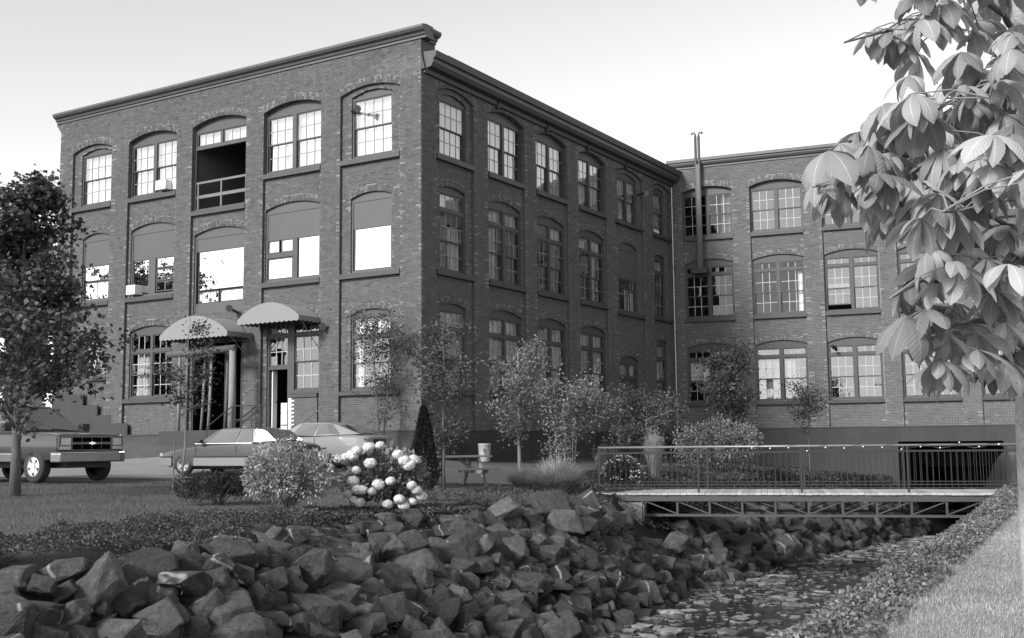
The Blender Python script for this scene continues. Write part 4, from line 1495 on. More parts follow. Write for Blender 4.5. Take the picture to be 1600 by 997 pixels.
def bush(name, base, rx, ry, h, label, n, lsize, lm, seed, aspect=.55, up=.35, lumps=14, stems_=True, cat='shrub', flat=0.0, shell=.35, tonev=.25):
    rs = np.random.default_rng(seed); r = random.Random(seed)
    root = empty(name, base); tag(root, label, cat)
    if stems_:
        tb = MB()
        for k in range(14):
            a = r.uniform(0, 6.28); q = r.uniform(.3, .95)
            tb.tube([(0, 0, -.05), (rx * q * .5 * math.cos(a), ry * q * .5 * math.sin(a), h * .45), (rx * q * math.cos(a), ry * q * math.sin(a), h * r.uniform(.5, .95) * (1 - .4 * q * q))], [.014, .009, .003], 5, cap=False)
        tb.build('stems', M['bark'], root, smooth=True)
    C = []
    for k in range(lumps):
        a = r.uniform(0, 6.28); q = math.sqrt(r.random()) * .78
        e = math.acos(min(1, q)) / (math.pi / 2)
        C.append((rx * q * math.cos(a), ry * q * math.sin(a), h * (.32 + .42 * e * r.uniform(.5, 1.1)), r.uniform(.26, .46)))
    C = np.array(C)
    i = rs.integers(0, lumps, n)
    v = rs.normal(size=(n, 3)); v /= np.linalg.norm(v, axis=1)[:, None]
    rad = (shell + (1 - shell) * rs.random(n) ** .4) * C[i, 3]
    P = C[i, :3] + v * rad[:, None] * np.array([rx, ry, h * .85])
    P[:, 2] = np.abs(P[:, 2]) + .01
    lt = rs.normal(0, .18, lumps)
    me = leaves_mesh('foliage', P, lsize * rs.uniform(.65, 1.3, n), rs, aspect=aspect, up=up, tone=lt[i] + rs.normal(0, tonev, n), dirs=v)
    link_mesh('foliage', me, M[lm], root)
    return root


bush('variegated_shrub', at(-3.62, 18.5), .72, .62, 1.22, 'pale variegated round shrub on the lawn in front of the parked cars', 7500, .055, 'lf_bright', 41, lumps=20)
bush('juniper', at(-5.15, 20.0), .78, .6, .62, 'low dark juniper spreading left of the pale variegated shrub', 7000, .06, 'needle', 42, aspect=.22, lumps=16)
bush('bright_shrub', at(6.45, 36.2), 1.45, 1.0, 1.95, 'broad bright leafy shrub behind the footbridge railing', 9500, .075, 'lf_pale', 43, lumps=24)
bush('low_evergreen', at(5.6, 40.5), .8, .8, 1.5, 'dark evergreen shrub tucked in the courtyard corner', 5000, .06, 'needle', 44, lumps=12)
bush('low_evergreen', at(3.55, 33.5), .8, .5, 1.0, 'dark low shrub under the courtyard wall left of the feather grass', 4000, .06, 'lf_dark', 46, lumps=12)
db = bush('daisy_bush', at(2.85, 29.9), .62, .5, .78, 'dark bush dotted with small white flowers at the bridge end', 4500, .05, 'lf_dark', 45, lumps=12)
rs = np.random.default_rng(5)
a = rs.uniform(0, 6.28, 170); e = rs.uniform(.1, 1.4, 170)
P = np.stack([.62 * np.cos(a) * np.cos(e), .52 * np.sin(a) * np.cos(e), .12 + .70 * np.sin(e)], 1)
P = np.repeat(P, 5, 0)
me = leaves_mesh('small_flowers', P, .035, rs, aspect=.7)
tag(link_mesh('small_flowers', me, M['petal'], db), kind='stuff')

# conical evergreen
def conifer(base, h, rad, label, seed):
    rs = np.random.default_rng(seed)
    root = empty('conical_evergreen', base); tag(root, label, 'evergreen')
    tb = MB(); tb.tube([(0, 0, -.05), (0, 0, h * .9)], [.04, .008], 6); tb.build('trunk', M['bark'], root)
    n = 14000
    t = rs.random(n) ** .8
    a = rs.uniform(0, 6.28, n)
    prof = np.minimum(1, (1 - t) * 1.35) ** .75 * np.minimum(1, .55 + t * 3)
    lump = 1 + .10 * np.sin(a * 5 + t * 9) + .07 * np.sin(a * 9 - t * 17)
    q = rad * prof * lump * (1 - .35 * rs.random(n) ** 2)
    P = np.stack([q * np.cos(a), q * np.sin(a), .03 + t * h * .98], 1)
    D = np.stack([np.cos(a), np.sin(a), np.full(n, 1.2)], 1)
    me = leaves_mesh('foliage', P, .06 * rs.uniform(.6, 1.3, n), rs, aspect=.3, dirs=D)
    link_mesh('foliage', me, M['needle'], root)
conifer(at(-1.86, 23.7), 1.80, .29, 'dark narrow conical evergreen right of the hydrangea', 51)


# ornamental grasses
def grass_clump(name, base, rad, h, n, label, lm, seed, arch=1.0, plume=0):
    rs = np.random.default_rng(seed)
    root = empty(name, base); tag(root, label, 'ornamental grass')
    a = rs.uniform(0, 6.28, n); out = rs.random(n) ** .6
    r0 = rad * .25 * np.sqrt(rs.random(n))
    L = h * rs.uniform(.65, 1.1, n)
    k = 5
    rows = []
    w = .010
    for i in range(k):
        t = i / (k - 1)
        rr_ = r0 + rad * out * t ** 1.3 * (1 if arch > .3 else .5)
        zz = L * (t - arch * .55 * t * t * out * 1.1)
        x, y = rr_ * np.cos(a), rr_ * np.sin(a)
        ww = w * (1 - t * .85)
        rows.append(np.stack([x - np.sin(a) * ww, y + np.cos(a) * ww, zz], 1)); rows.append(np.stack([x + np.sin(a) * ww, y - np.cos(a) * ww, zz], 1))
    V = np.stack(rows, 1)                       # n, 2k, 3
    F = []
    b0 = np.arange(n) * 2 * k
    for i in range(k - 1): F.append(np.stack([b0 + 2 * i, b0 + 2 * i + 1, b0 + 2 * i + 3, b0 + 2 * i + 2], 1))
    me = np_mesh('blades', V.reshape(-1, 3), np.concatenate(F), tone=np.tile(rs.normal(0, .3, n), k - 1))
    link_mesh('blades', me, M[lm], root)
    if plume:
        idx = rs.integers(0, n, plume)
        P = np.repeat(V[idx, -1], 26, 0) + rs.normal(size=(plume * 26, 3)) * np.array([.02, .02, .11])
        me = leaves_mesh('plumes', P, .05, rs, aspect=.25, dirs=np.tile([0, 0, 1.], (len(P), 1)))
        link_mesh('plumes', me, M['plume'], root)
    return root


grass_clump('fountain_grass', at(.95, 25.9), .85, .95, 3200, 'arching clump of pale fountain grass at the top of the rock bank', 'plume', 61)
grass_clump('fountain_grass', at(.25, 27.3), .55, .62, 1700, 'smaller mound of fountain grass behind the arching clump', 'plume', 62)
grass_clump('feather_reed_grass', at(3.85, 31.2), .40, 1.25, 1800, 'upright pale feather grass behind the railing', 'plume', 63, arch=.2, plume=60)
grass_clump('feather_reed_grass', at(2.55, 31.8), .35, .85, 900, 'short plumed grass left of the white-flowered bush', 'lf_pale', 64, arch=.5, plume=14)

# hydrangea with big white flower heads
hy = bush('hydrangea', at(-2.17, 19.7), .68, .55, 1.08, 'hydrangea bush covered in big round white flower heads', 3600, .11, 'lf_pale', 71, aspect=.62, lumps=16, cat='hydrangea')
HB = hy.location
def ballmesh(seed):
    rs = np.random.default_rng(seed)
    n = 420
    v = rs.normal(size=(n, 3)); v /= np.linalg.norm(v, axis=1)[:, None]
    P = v * rs.uniform(.080, .100, n)[:, None] * np.array([1, 1, .9])
    t = np.cross(v, rs.normal(size=(n, 3))); t /= np.linalg.norm(t, axis=1)[:, None]
    u = np.cross(v, t); s_ = .017
    V = np.stack([P - t * s_ - u * s_, P + t * s_ - u * s_, P + t * s_ + u * s_, P - t * s_ + u * s_], 1) + (v * .005)[:, None] * rs.normal(size=(n, 4, 1))
    F = np.arange(n * 4).reshape(n, 4)
    core_n = 80
    me = np_mesh('flower_head', V.reshape(-1, 3), F, tone=rs.uniform(-.28, .06, n))
    me.materials.append(M['petal'])
    return me
BALLS = [ballmesh(80 + i) for i in range(4)]
HP = [(800, 368), (867, 357), (723, 387), (697, 417), (648, 427), (817, 465), (730, 505), (714, 570), (740, 622), (772, 622), (677, 650), (712, 683), (750, 700), (832, 632), (869, 590), (942, 570),
      (982, 415), (1020, 450), (1050, 478), (1078, 445), (1066, 600), (1092, 627), (1122, 668), (1068, 697), (992, 680), (922, 710), (1017, 735)]
for i, (a, b) in enumerate(HP):
    # offsets from the bush's middle, in its own plane, then pushed out on to the round of the bush
    X = (a / 3.9875 + 380 - 606) / 90.0
    Zh = max(.07, (788 - (b / 3.9875 + 600)) / 90.0)
    q = min(1, math.sqrt((X / .80) ** 2 + ((Zh - .5) / .75) ** 2))
    Y = -.58 * math.sqrt(max(0.02, 1 - q * q)) 
    o = link_mesh('flower_head', BALLS[i % 4], None, hy, (X, Y, Zh))
    k = rng.uniform(.78, 1.12) * (.75 if i in (6, 11, 23) else 1)
    o.scale = (k, k, k * .92); o.rotation_euler = (rng.uniform(-.4, .4), rng.uniform(-.4, .4), rng.uniform(0, 6))


# low plants and grass: nobody could count these
def scatter_sw(n, s0, s1, wfn0, wfn1, rs, dens=None):
    s = rs.uniform(s0, s1, n); t = rs.random(n)
    w = wfn0(s) * (1 - t) + wfn1(s) * t
    return s, w


def cover(name, s0, s1, w0, w1, n, size, hmax, lm, seed, label, aspect=.6, freq=1.3, ragged=False):
    rs = np.random.default_rng(seed)
    s, w = scatter_sw(n, s0, s1, w0, w1, rs)
    x, y = xy_sw(s, w)
    z = ground(x, y)
    hh = np.array([noise.noise(Vector((a * freq, b * freq, 1.7))) + .5 * noise.noise(Vector((a * freq * 2.7, b * freq * 2.7, 5.7))) for a, b in zip(x, y)])
    k = np.clip(.45 + hh * .9, 0, 1)
    # thin out to bare ground where the mounds fall away
    te = np.clip((w - w0(s)) / (w1(s) - w0(s)), 0, 1)
    rag = np.array([noise.noise(Vector((a * .9, b * .9, 9.3))) for a, b in zip(x, y)])
    keep = (k > .12) if not ragged else (k > .12) & (te < .72 + .55 * rag + .12 * rs.random(len(te))) & (te > .22 + .5 * rag - .2 * rs.random(len(te)))
    x, y, z, k, hh = x[keep], y[keep], z[keep], k[keep], hh[keep]
    P = np.stack([x, y, z + k * hmax * rs.random(len(x)) ** .45], 1)
    me = leaves_mesh(name, P, size * rs.uniform(.6, 1.3, len(P)), rs, aspect=aspect, up=.5, tone=hh * .25 + rs.normal(0, .25, len(P)))
    o = link_mesh(name, me, M[lm])
    tag(o, label, 'ground cover', kind='stuff')


cover('ground_cover', -3.5, 6.2, lambda s: w_top(s) - 2.3, lambda s: w_top(s) + .85, 60000, .042, .20, 'cover', 91, 'dark low leafy ground cover spilling over the top of the rocks', ragged=True)
cover('ground_cover', 6.0, 12.5, lambda s: w_top(s) - 1.2, lambda s: w_top(s) + .25, 12000, .05, .12, 'cover', 92, 'thin dark weeds along the top of the rock bank')
cover('ground_cover', 17.5, 44, lambda s: w_top(s) - 2.5, lambda s: w_top(s) + 1.0, 36000, .09, .28, 'cover', 95, 'weeds and low plants covering the bank beyond the footbridge', freq=.9)
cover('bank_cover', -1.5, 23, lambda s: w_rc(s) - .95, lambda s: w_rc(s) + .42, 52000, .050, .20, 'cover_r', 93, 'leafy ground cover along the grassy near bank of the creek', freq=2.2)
cover('meadow_grass', 10.5, 16.5, lambda s: w_top(s) - 2.6, lambda s: w_top(s) + .15, 16000, .12, .16, 'blade', 94, 'rough dark grass edging the rocks below the fountain grass', aspect=.12)


def lawn(name, X, Y, hgt, lm, seed, label):
    rs = np.random.default_rng(seed)
    n = len(X)
    Z = ground(X, Y)
    d = rs.normal(size=(n, 3)) * .45; d[:, 2] = 1
    d /= np.linalg.norm(d, axis=1)[:, None]
    a = rs.uniform(0, 6.28, n)
    t = np.stack([np.cos(a), np.sin(a), np.zeros(n)], 1)
    L = hgt * rs.uniform(.5, 1.3, n)
    P = np.stack([X, Y, Z - .005], 1)
    wd = .0045
    V = np.stack([P - t * wd, P + t * wd, P + d * L[:, None]], 1)
    big = np.array([noise.noise(Vector((p * .7, q * .7, 0))) for p, q in zip(X, Y)])
    me = np_mesh(name, V.reshape(-1, 3), np.arange(n * 3).reshape(n, 3), tone=big * .4 + rs.normal(0, .25, n))
    tag(link_mesh(name, me, M[lm]), label, 'grass', kind='stuff')


rs = np.random.default_rng(97)
n = 130000
s = 23 * rs.random(n) ** 1.35 - 1.5; w = w_rc(s) + .2 + 4.2 * rs.random(n)
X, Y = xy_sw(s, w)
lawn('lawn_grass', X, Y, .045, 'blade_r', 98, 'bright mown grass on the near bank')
n = 90000
X = rs.uniform(-14, 1.5, n); Y = 11 + 17.5 * rs.random(n)
s, w = sw(X, Y)
k = (w < w_top(s) - .5) & ~lot_mask(X, Y) & (np.abs(X) < Y * .47)
lawn('lawn_grass', X[k], Y[k], .06, 'blade', 99, 'darker mown grass between the rocks and the parked cars')


# weeds and dead stems lodged between the rocks
rs = np.random.default_rng(123)
cl = [(rs.uniform(-2, 26), rs.uniform(.1, .95)) for _ in range(70)]
PX = []
for (s_, t_) in cl:
    k = int(rs.integers(20, 60))
    w_ = float(w_top(s_)) + (float(w_foot(s_)) - float(w_top(s_))) * t_
    x_, y_ = xy_sw(s_, w_)
    q = rs.normal(size=(k, 3)) * np.array([.10, .10, .06]) + np.array([x_, y_, gz(x_, y_) + .22])
    PX.append(q)
P = np.concatenate(PX)
me = leaves_mesh('rock_weeds', P, .07 * rs.uniform(.5, 1.5, len(P)), rs, aspect=.3)
tag(link_mesh('rock_weeds', me, M['cover']), 'small weeds growing in the gaps of the rock bank', 'weeds', kind='stuff')
# ------------------------------------------------------------------ vehicles
def paint(name, base, rough=.32, coat=.6): return mat(name, base, rough, .06, 1.5, spec=.5, coat=coat)


M['paint_dark'] = paint('dark_car_paint', .036)
M['paint_coupe'] = paint('grey_car_paint', .085)
M['paint_silver'] = paint('silver_car_paint', .24)
M['cladding'] = paint('silver_cladding', .22, .4, .3)
M['chrome'] = mat('chrome', .75, .12, .05, 3, metal=1.0)
M['chrome_d'] = mat('dull_chrome', .2, .3, .1, 3, metal=.8)
M['alloy'] = mat('alloy_wheel', .75, .28, .08, 5, metal=.6)
M['tyre'] = mat('tyre_rubber', .028, .85, .15, 8)
M['plastic'] = mat('black_plastic', .018, .55, .1, 8)
M['lamp'] = mat('lamp_lens', .42, .1, .2, 8, coat=.8)
M['tail'] = mat('tail_lamp_lens', .035, .12, .15, 8, coat=.8)
M['carglass'] = mat('car_glass', .02, .04, 0, spec=1.0, coat=1.0, metal=.35)
M['carglass'].node_tree.nodes['Principled BSDF'].inputs['Base Color'].default_value = (.11, .11, .11, 1)


def loft(stations, sub=1):
    """closed body from cross-sections (x, zb, zs, zt, w, wt)"""
    V, F = [], []
    for (x, zb, zs, zt, w, wt) in stations:
        half = [(w * .80, zb), (w * .97, zb + .05), (w, zb + .16), (w, zb + (zs - zb) * .62), (w * .985, zs - .05), (wt + (w - wt) * .35, zs), (wt, zs + (zt - zs) * .35), (wt * .55, zt - .005), (0, zt)]
        ring_ = [(-y, z) for y, z in half[:-1]] + [half[-1]] + [(y, z) for y, z in half[-2::-1]]
        V += [(x, y, z) for y, z in ring_]
    m = 17
    for i in range(len(stations) - 1):
        for k in range(m):
            k2 = (k + 1) % m
            F.append((i * m + k, i * m + k2, (i + 1) * m + k2, (i + 1) * m + k))
    F.append(tuple(range(m))); F.append(tuple((len(stations) - 1) * m + k for k in range(m - 1, -1, -1)))
    return V, F


def cut_wheels(o, wheels, rad, wy):
    """wheel arches cut out of the body"""
    cb = MB()
    for wx in wheels:
        for s in (-1, 1):
            pts = [(wx, s * (wy - .26), rad * .96), (wx, s * (wy + .4), rad * .96)]
            cb.tube(pts, rad * 1.17, 20)
    me = cb.mesh('cut'); c = bpy.data.objects.new('cut', me); COL.objects.link(c)
    bm = bmesh.new(); bm.from_mesh(me); bmesh.ops.recalc_face_normals(bm, faces=bm.faces); bm.to_mesh(me); bm.free()
    md = o.modifiers.new('arch', 'BOOLEAN'); md.operation = 'DIFFERENCE'; md.object = c; md.solver = 'EXACT'
    dg = bpy.context.evaluated_depsgraph_get()
    nm = bpy.data.meshes.new_from_object(o.evaluated_get(dg))
    o.modifiers.clear(); o.data = nm
    bpy.data.objects.remove(c)
    nm.polygons.foreach_set('use_smooth', [True] * len(nm.polygons))
    nm.set_sharp_from_angle(angle=R(32))


def wheel(parent, x, y, rad, side, spokes, rimr=.66, wid=.19):
    """tyre with a rim and spokes facing out"""
    t = MB(); n = 28
    prof = [(.0, rimr), (.0, .90), (.03, .97), (.06, 1.0), (wid - .06, 1.0), (wid - .03, .97), (wid, .90), (wid, rimr)]
    V, F = [], []
    for k in range(n):
        a = 2 * math.pi * k / n
        for (d, q) in prof: V.append((x + rad * q * math.cos(a), y - side * d, rad + rad * q * math.sin(a)))
    m = len(prof)
    for k in range(n):
        k2 = (k + 1) % n
        for i in range(m - 1): F.append((k * m + i, k * m + i + 1, k2 * m + i + 1, k2 * m + i))
    t.add(V, F)
    w = t.build('wheel', M['tyre'], parent, smooth=True, fixn=True)
    rm = MB()
    V, F = [], []
    rp = [(.005, rimr), (.0, rimr * .93), (.025, rimr * .88), (.09, rimr * .86)]
    for k in range(n):
        a = 2 * math.pi * k / n
        for (d, q) in rp: V.append((x + rad * q * math.cos(a), y - side * d, rad + rad * q * math.sin(a)))
    for k in range(n):
        k2 = (k + 1) % n
        for i in range(3): F.append((k * 4 + i, k * 4 + i + 1, k2 * 4 + i + 1, k2 * 4 + i))
    rm.add(V, F)
    for k in range(spokes):
        a = 2 * math.pi * k / spokes + .3
        c, s_ = math.cos(a), math.sin(a)
        hw = .38 * math.pi * rimr * rad / spokes
        p0, p1 = rad * .10, rad * rimr * .9
        vs = []
        for q, ww, dd in ((p0, hw * 1.2, .02), (p1 * .6, hw * 1.15, .012), (p1, hw * 1.6, .015)):
            for e in (-1, 1): vs.append((x + q * c - e * ww * s_, y - side * dd, rad + q * s_ + e * ww * c))
        rm.add(vs, [(0, 1, 3, 2), (2, 3, 5, 4)])
    hub = [(x + rad * .16 * math.cos(6.283 * k / 14), y - side * .004, rad + rad * .16 * math.sin(6.283 * k / 14)) for k in range(14)]
    rm.add(hub, [tuple(range(14))])
    rm.build('rim', M['alloy'], w)
    br_ = MB(); br_.add([(x + rad * rimr * .88 * math.cos(6.283 * k / 20), y - side * .085, rad + rad * rimr * .88 * math.sin(6.283 * k / 20)) for k in range(20)], [tuple(range(20))]); br_.build('brake_disc', M['plastic'], w)
    return w


def cabin(parent, pm, bot, top, crown=.03):
    """greenhouse: bot/top = list of (x, half width, z) front to back; returns side quads"""
    mb = MB(); V = []
    n = len(bot)
    for (x, w, z) in bot: V += [(x, w, z), (x, -w, z)]
    for (x, w, z) in top: V += [(x, w, z), (x, -w, z)]
    T = 2 * n
    for (x, w, z) in top: V.append((x, 0, z + crown))
    F = []
    for i in range(n - 1):
        F.append((2 * i, 2 * i + 2, T + 2 * i + 2, T + 2 * i)); F.append((2 * i + 1, T + 2 * i + 1, T + 2 * i + 3, 2 * i + 3))
        F.append((T + 2 * i, T + 2 * i + 2, 2 * T + i + 1, 2 * T + i)); F.append((T + 2 * i + 1, 2 * T + i, 2 * T + i + 1, T + 2 * i + 3))
    F.append((0, T, 2 * T, T + 1, 1)); e = n - 1
    F.append((2 * e, 2 * e + 1, T + 2 * e + 1, 2 * T + e, T + 2 * e))
    mb.add(V, F)
    o = mb.build('cabin', pm, parent, fixn=True, bevel=.035, seg=3)
    o.data.polygons.foreach_set('use_smooth', [True] * len(o.data.polygons)); o.data.set_sharp_from_angle(angle=R(40))
    return o


def glass_quad(parent, pts, name='side_window', m='carglass'):
    g = MB(); g.add(pts, [tuple(range(len(pts)))]); return g.build(name, M[m], parent)


def lerp3(a, b, t): return tuple(a[i] + (b[i] - a[i]) * t for i in range(3))


def side_panes(cab, bot, top, cuts, s, lo=.06, hi=.90, out=.012):
    """window panes along one side; cuts = (i, t0, t1) spans on segment i"""
    for (i, a0, a1, b0, b1) in cuts:
        B0, B1 = (bot[i][0], s * bot[i][1], bot[i][2]), (bot[i + 1][0], s * bot[i + 1][1], bot[i + 1][2])
        T0, T1 = (top[i][0], s * top[i][1], top[i][2]), (top[i + 1][0], s * top[i + 1][1], top[i + 1][2])
        q = []
        for (tb_, tt_, v) in ((a0, b0, lo), (a1, b1, lo), (a1, b1, hi), (a0, b0, hi)):
            t = tb_ + (tt_ - tb_) * v
            p = lerp3(lerp3(B0, B1, t), lerp3(T0, T1, t), v)
            q.append((p[0], p[1] + s * out, p[2] + .004))
        if s < 0: q = q[::-1]
        glass_quad(cab, q)


def coupe(base, rz, pm, label, fast, spokes, tone2=None):
    root = empty('parked_coupe', base, rz); tag(root, label, 'car', 'coupes parked along the mill front')
    st = [(2.27, .40, .56, .58, .58, .48), (2.18, .28, .61, .65, .74, .64), (1.9, .22, .67, .72, .83, .72), (1.3, .22, .75, .80, .86, .74), (.8, .22, .82, .88, .86, .74), (0, .22, .85, .90, .86, .74),
          (-1.0, .24, .87, .92, .86, .74), (-1.4, .24, .88, .93, .86, .73), (-1.8, .26, .88, .93, .85, .72), (-2.12, .32, .85, .90, .82, .70), (-2.26, .40, .80, .84, .74, .62)]
    V, F = loft(st); mb = MB(); mb.add(V, F)
    body = mb.build('body', pm, root, fixn=True)
    cut_wheels(body, (1.31, -1.31), .305, .86)
    if fast:
        bot = [(.92, .72, .87), (.55, .735, .88), (-1.0, .74, .91), (-1.98, .64, .93)]
        top = [(.22, .61, 1.25), (.02, .63, 1.29), (-.80, .62, 1.28), (-1.12, .57, 1.23)]
        cuts = [(1, .08, .62, .02, .66), (1, .66, 1.0, .70, 1.0), (2, 0.0, .34, 0.0, .55)]
    else:
        bot = [(.98, .71, .87), (.6, .735, .88), (-1.05, .74, .92), (-1.78, .66, .93)]
        top = [(.30, .62, 1.27), (.08, .64, 1.315), (-.98, .63, 1.31), (-1.34, .59, 1.25)]
        cuts = [(1, .06, .60, .02, .60), (1, .64, .98, .66, .93)]
    cab = cabin(root, pm, bot, top)
    for s in (1, -1): side_panes(cab, bot, top, cuts, s, hi=.93)
    def endpane(b, t, sgn, nm):
        lo, hi = .08, .94
        q = []
        for v, k in ((lo, 1), (lo, -1), (hi, -1), (hi, 1)):
            q.append((b[0] + (t[0] - b[0]) * v + sgn * .016, k * (b[1] + (t[1] - b[1]) * v) * .93, b[2] + (t[2] - b[2]) * v + .012))
        glass_quad(cab, q if sgn > 0 else q[::-1], nm)
    endpane(bot[0], top[0], 1, 'windscreen'); endpane(bot[-1], top[-1], -1, 'rear_window')
    if not fast:      # wrap-round rear glass
        for s in (1, -1):
            side_panes(cab, bot, top, [(2, .15, .96, .12, .9)], s, lo=.10, hi=.93)
    for x in (1.31, -1.31):
        for s in (1, -1): wheel(root, x, s * .855, .305, s, spokes)
    for s in (1, -1):
        if tone2:
            c = MB()
            for a, b in ((-.93, .93), (1.70, 2.14), (-2.1, -1.69)): c.box(a, b, s * .852, s * .876, .27, .50)
            c.build('side_cladding', M[tone2], root, bevel=.008)
        tr = MB(); tr.box(-1.0 if not fast else -.8, .95, s * .752, s * .775, .882, .907)
        tr.build('belt_trim', M['white'] if not fast else M['plastic'], root)  # on the chrome strip, white paint stands in for the bright reflection
        rb = MB(); rb.box(-.93, .93, s * .858, s * .882, .505, .545); rb.box(1.68, 2.12, s * .83, s * .865, .505, .545); rb.build('rubbing_strip', M['plastic'], root)
        mr = MB(); mr.box(.62, .74, s * .80, s * .98, .90, 1.0); mr.build('mirror', M['plastic'], root, bevel=.02, seg=2)
        hd = MB(); hd.box(2.10, 2.215, s * .48, s * .76, .53, .63); hd.build('headlight', M['lamp'], root, bevel=.01)
        tl = MB(); tl.box(-2.24, -2.10, s * .38, s * .775, .63, .80); tl.build('tail_light', M['tail'], root, bevel=.012)
        dr_ = MB()
        for x in (.86, -.52): dr_.box(x - .006, x + .006, s * .855, s * .8615, .30, .83)
        dr_.build('door_seam', M['plastic'], root)
    bf = MB(); bf.prism([(2.02, -.84), (2.22, -.76), (2.30, -.55), (2.33, 0), (2.30, .55), (2.22, .76), (2.02, .84)], lambda a, b, t: (a, b, .36 + .17 * t)); bf.build('front_bumper', M[tone2] if tone2 else pm, root, bevel=.03, seg=2, fixn=True)
    bs = MB(); bs.prism([(2.02, -.85), (2.235, -.765), (2.315, -.55), (2.345, 0), (2.315, .55), (2.235, .765), (2.02, .85)], lambda a, b, t: (a, b, .49 + .025 * t)); bs.build('bumper_strip', M['chrome'], root, fixn=True)
    bf = MB(); bf.prism([(-2.02, -.84), (-2.22, -.76), (-2.32, -.55), (-2.34, 0), (-2.32, .55), (-2.22, .76), (-2.02, .84)], lambda a, b, t: (a, b, .34 + .24 * t)); bf.build('rear_bumper', M[tone2] if tone2 else pm, root, bevel=.03, seg=2, fixn=True)
    pl = MB(); pl.box(-2.275, -2.25, -.36, .36, .62, .78); pl.build('tail_panel', M['plastic'], root)
    un = MB(); un.box(-1.9, 1.9, -.55, .55, .17, .25); un.box(-1.62, -1.0, -.62, .62, .25, .6); un.box(1.0, 1.62, -.62, .62, .25, .6); un.build('underbody', M['plastic'], root)
    return root


h1 = math.atan2(.39, -.92)
coupe((-7.88, 32.80, gz(-7.88, 32.8) + .03), h1, M['paint_coupe'], 'dark two-tone coupe with silver lower sides parked nearest the lawn', False, 8, 'cladding')
coupe((-6.08, 35.0, gz(-6.1, 35.0) + .03), h1, M['paint_silver'], 'silver fastback coupe parked close to the mill, rear towards the tree', True, 5)

# full-size truck at the left
tk = empty('parked_truck', (-12.71, 29.68, gz(-12.2, 29.0) + .03), math.atan2(-.515, .857)); tk.scale = (1.04, 1.04, 1.06)
tag(tk, 'dark full-size truck with bright alloy wheels parked behind the maple', 'truck')
st = [(2.50, .62, 1.05, 1.06, .90, .84), (2.44, .50, 1.10, 1.12, .95, .88), (2.1, .48, 1.13, 1.16, .97, .90), (1.68, .48, 1.14, 1.18, .985, .90), (1.25, .48, 1.15, 1.20, .985, .88), (.9, .46, 1.16, 1.21, .985, .86),
      (-1.0, .46, 1.17, 1.21, .985, .86), (-1.65, .46, 1.17, 1.21, .985, .86), (-2.5, .48, 1.17, 1.21, .98, .86), (-2.72, .52, 1.15, 1.18, .95, .86)]
V, F = loft(st); mb = MB(); mb.add(V, F); body = mb.build('body', M['paint_dark'], tk, fixn=True)
cut_wheels(body, (1.68, -1.65), .375, .985)
bot = [(1.22, .86, 1.17), (.85, .89, 1.18), (-.4, .90, 1.18), (-1.4, .90, 1.18), (-2.66, .87, 1.18)]
top = [(.10, .70, 1.80), (-.05, .72, 1.84), (-.55, .74, 1.85), (-1.4, .74, 1.85), (-2.5, .73, 1.83)]
cab = cabin(tk, M['paint_dark'], bot, top)
for s in (1, -1): side_panes(cab, bot, top, [(1, .1, .94, .25, .94), (2, .05, .93, .05, .93), (3, .05, .9, .05, .9)], s, hi=.9)
q = []
for v, k in ((.05, 1), (.05, -1), (.93, -1), (.93, 1)):
    b, t = bot[0], top[0]; q.append((b[0] + (t[0] - b[0]) * v + .018, k * (b[1] + (t[1] - b[1]) * v) * .94, b[2] + (t[2] - b[2]) * v + .01))
glass_quad(cab, q, 'windscreen')
for a, b in (((1.19, .55, 1.215), (1.12, -.1, 1.26)), ((1.19, -.05, 1.215), (1.12, -.68, 1.26))):
    wp = MB(); wp.bar(a, b, .02, .02); wp.build('wiper', M['plastic'], tk)
for x in (1.68, -1.65):
    for s in (1, -1): wheel(tk, x, s * .985, .375, s, 5, rimr=.60, wid=.24)
for s in (1, -1):
    tr = MB(); tr.box(-1.15, 1.2, s * .982, s * 1.0, .66, .69); tr.build('side_trim', M['chrome'], tk)
    lw = MB(); lw.box(-1.16, 1.21, s * .98, s * .995, .50, .655); lw.build('lower_side', M['chrome_d'], tk)
    mr = MB(); mr.box(.72, .90, s * .99, s * 1.22, 1.20, 1.40); mr.build('mirror', M['plastic'], tk, bevel=.02, seg=2)
    hd = MB(); hd.box(2.46, 2.53, s * .60, s * .86, .86, 1.03); hd.build('headlight', M['lamp'], tk, bevel=.012)
    hd = MB(); hd.box(2.46, 2.525, s * .60, s * .89, .76, .84); hd.build('turn_signal', M['lamp'], tk, bevel=.008)
gr = MB(); gr.box(2.44, 2.512, -.92, .92, .74, 1.075); gr.build('grille_surround', M['paint_dark'], tk, bevel=.01)
gr = MB()
for k in range(4):
    for (za, zb) in ((.765, .885), (.935, 1.045)):
        y0 = -.545 + k * .275; gr.box(2.50, 2.517, y0, y0 + .255, za, zb)
gr.build('grille_opening', M['void'], tk)
em = MB(); em.prism([(-.10, -.018), (-.035, -.018), (-.03, -.035), (.035, -.035), (.03, -.018), (.10, -.018), (.085, .018), (.03, .018), (.025, .035), (-.035, .035), (-.03, .018), (-.085, .018)],
                     lambda a, b, t: (2.515 + .015 * t, a, .91 + b)); em.build('emblem', M['chrome'], tk, fixn=True)
bp = MB(); bp.prism([(2.30, -1.0), (2.58, -.93), (2.66, -.70), (2.68, 0), (2.66, .70), (2.58, .93), (2.30, 1.0)], lambda a, b, t: (a, b, .47 + .215 * t)); bp.build('front_bumper', M['chrome_d'], tk, bevel=.03, seg=2, fixn=True)
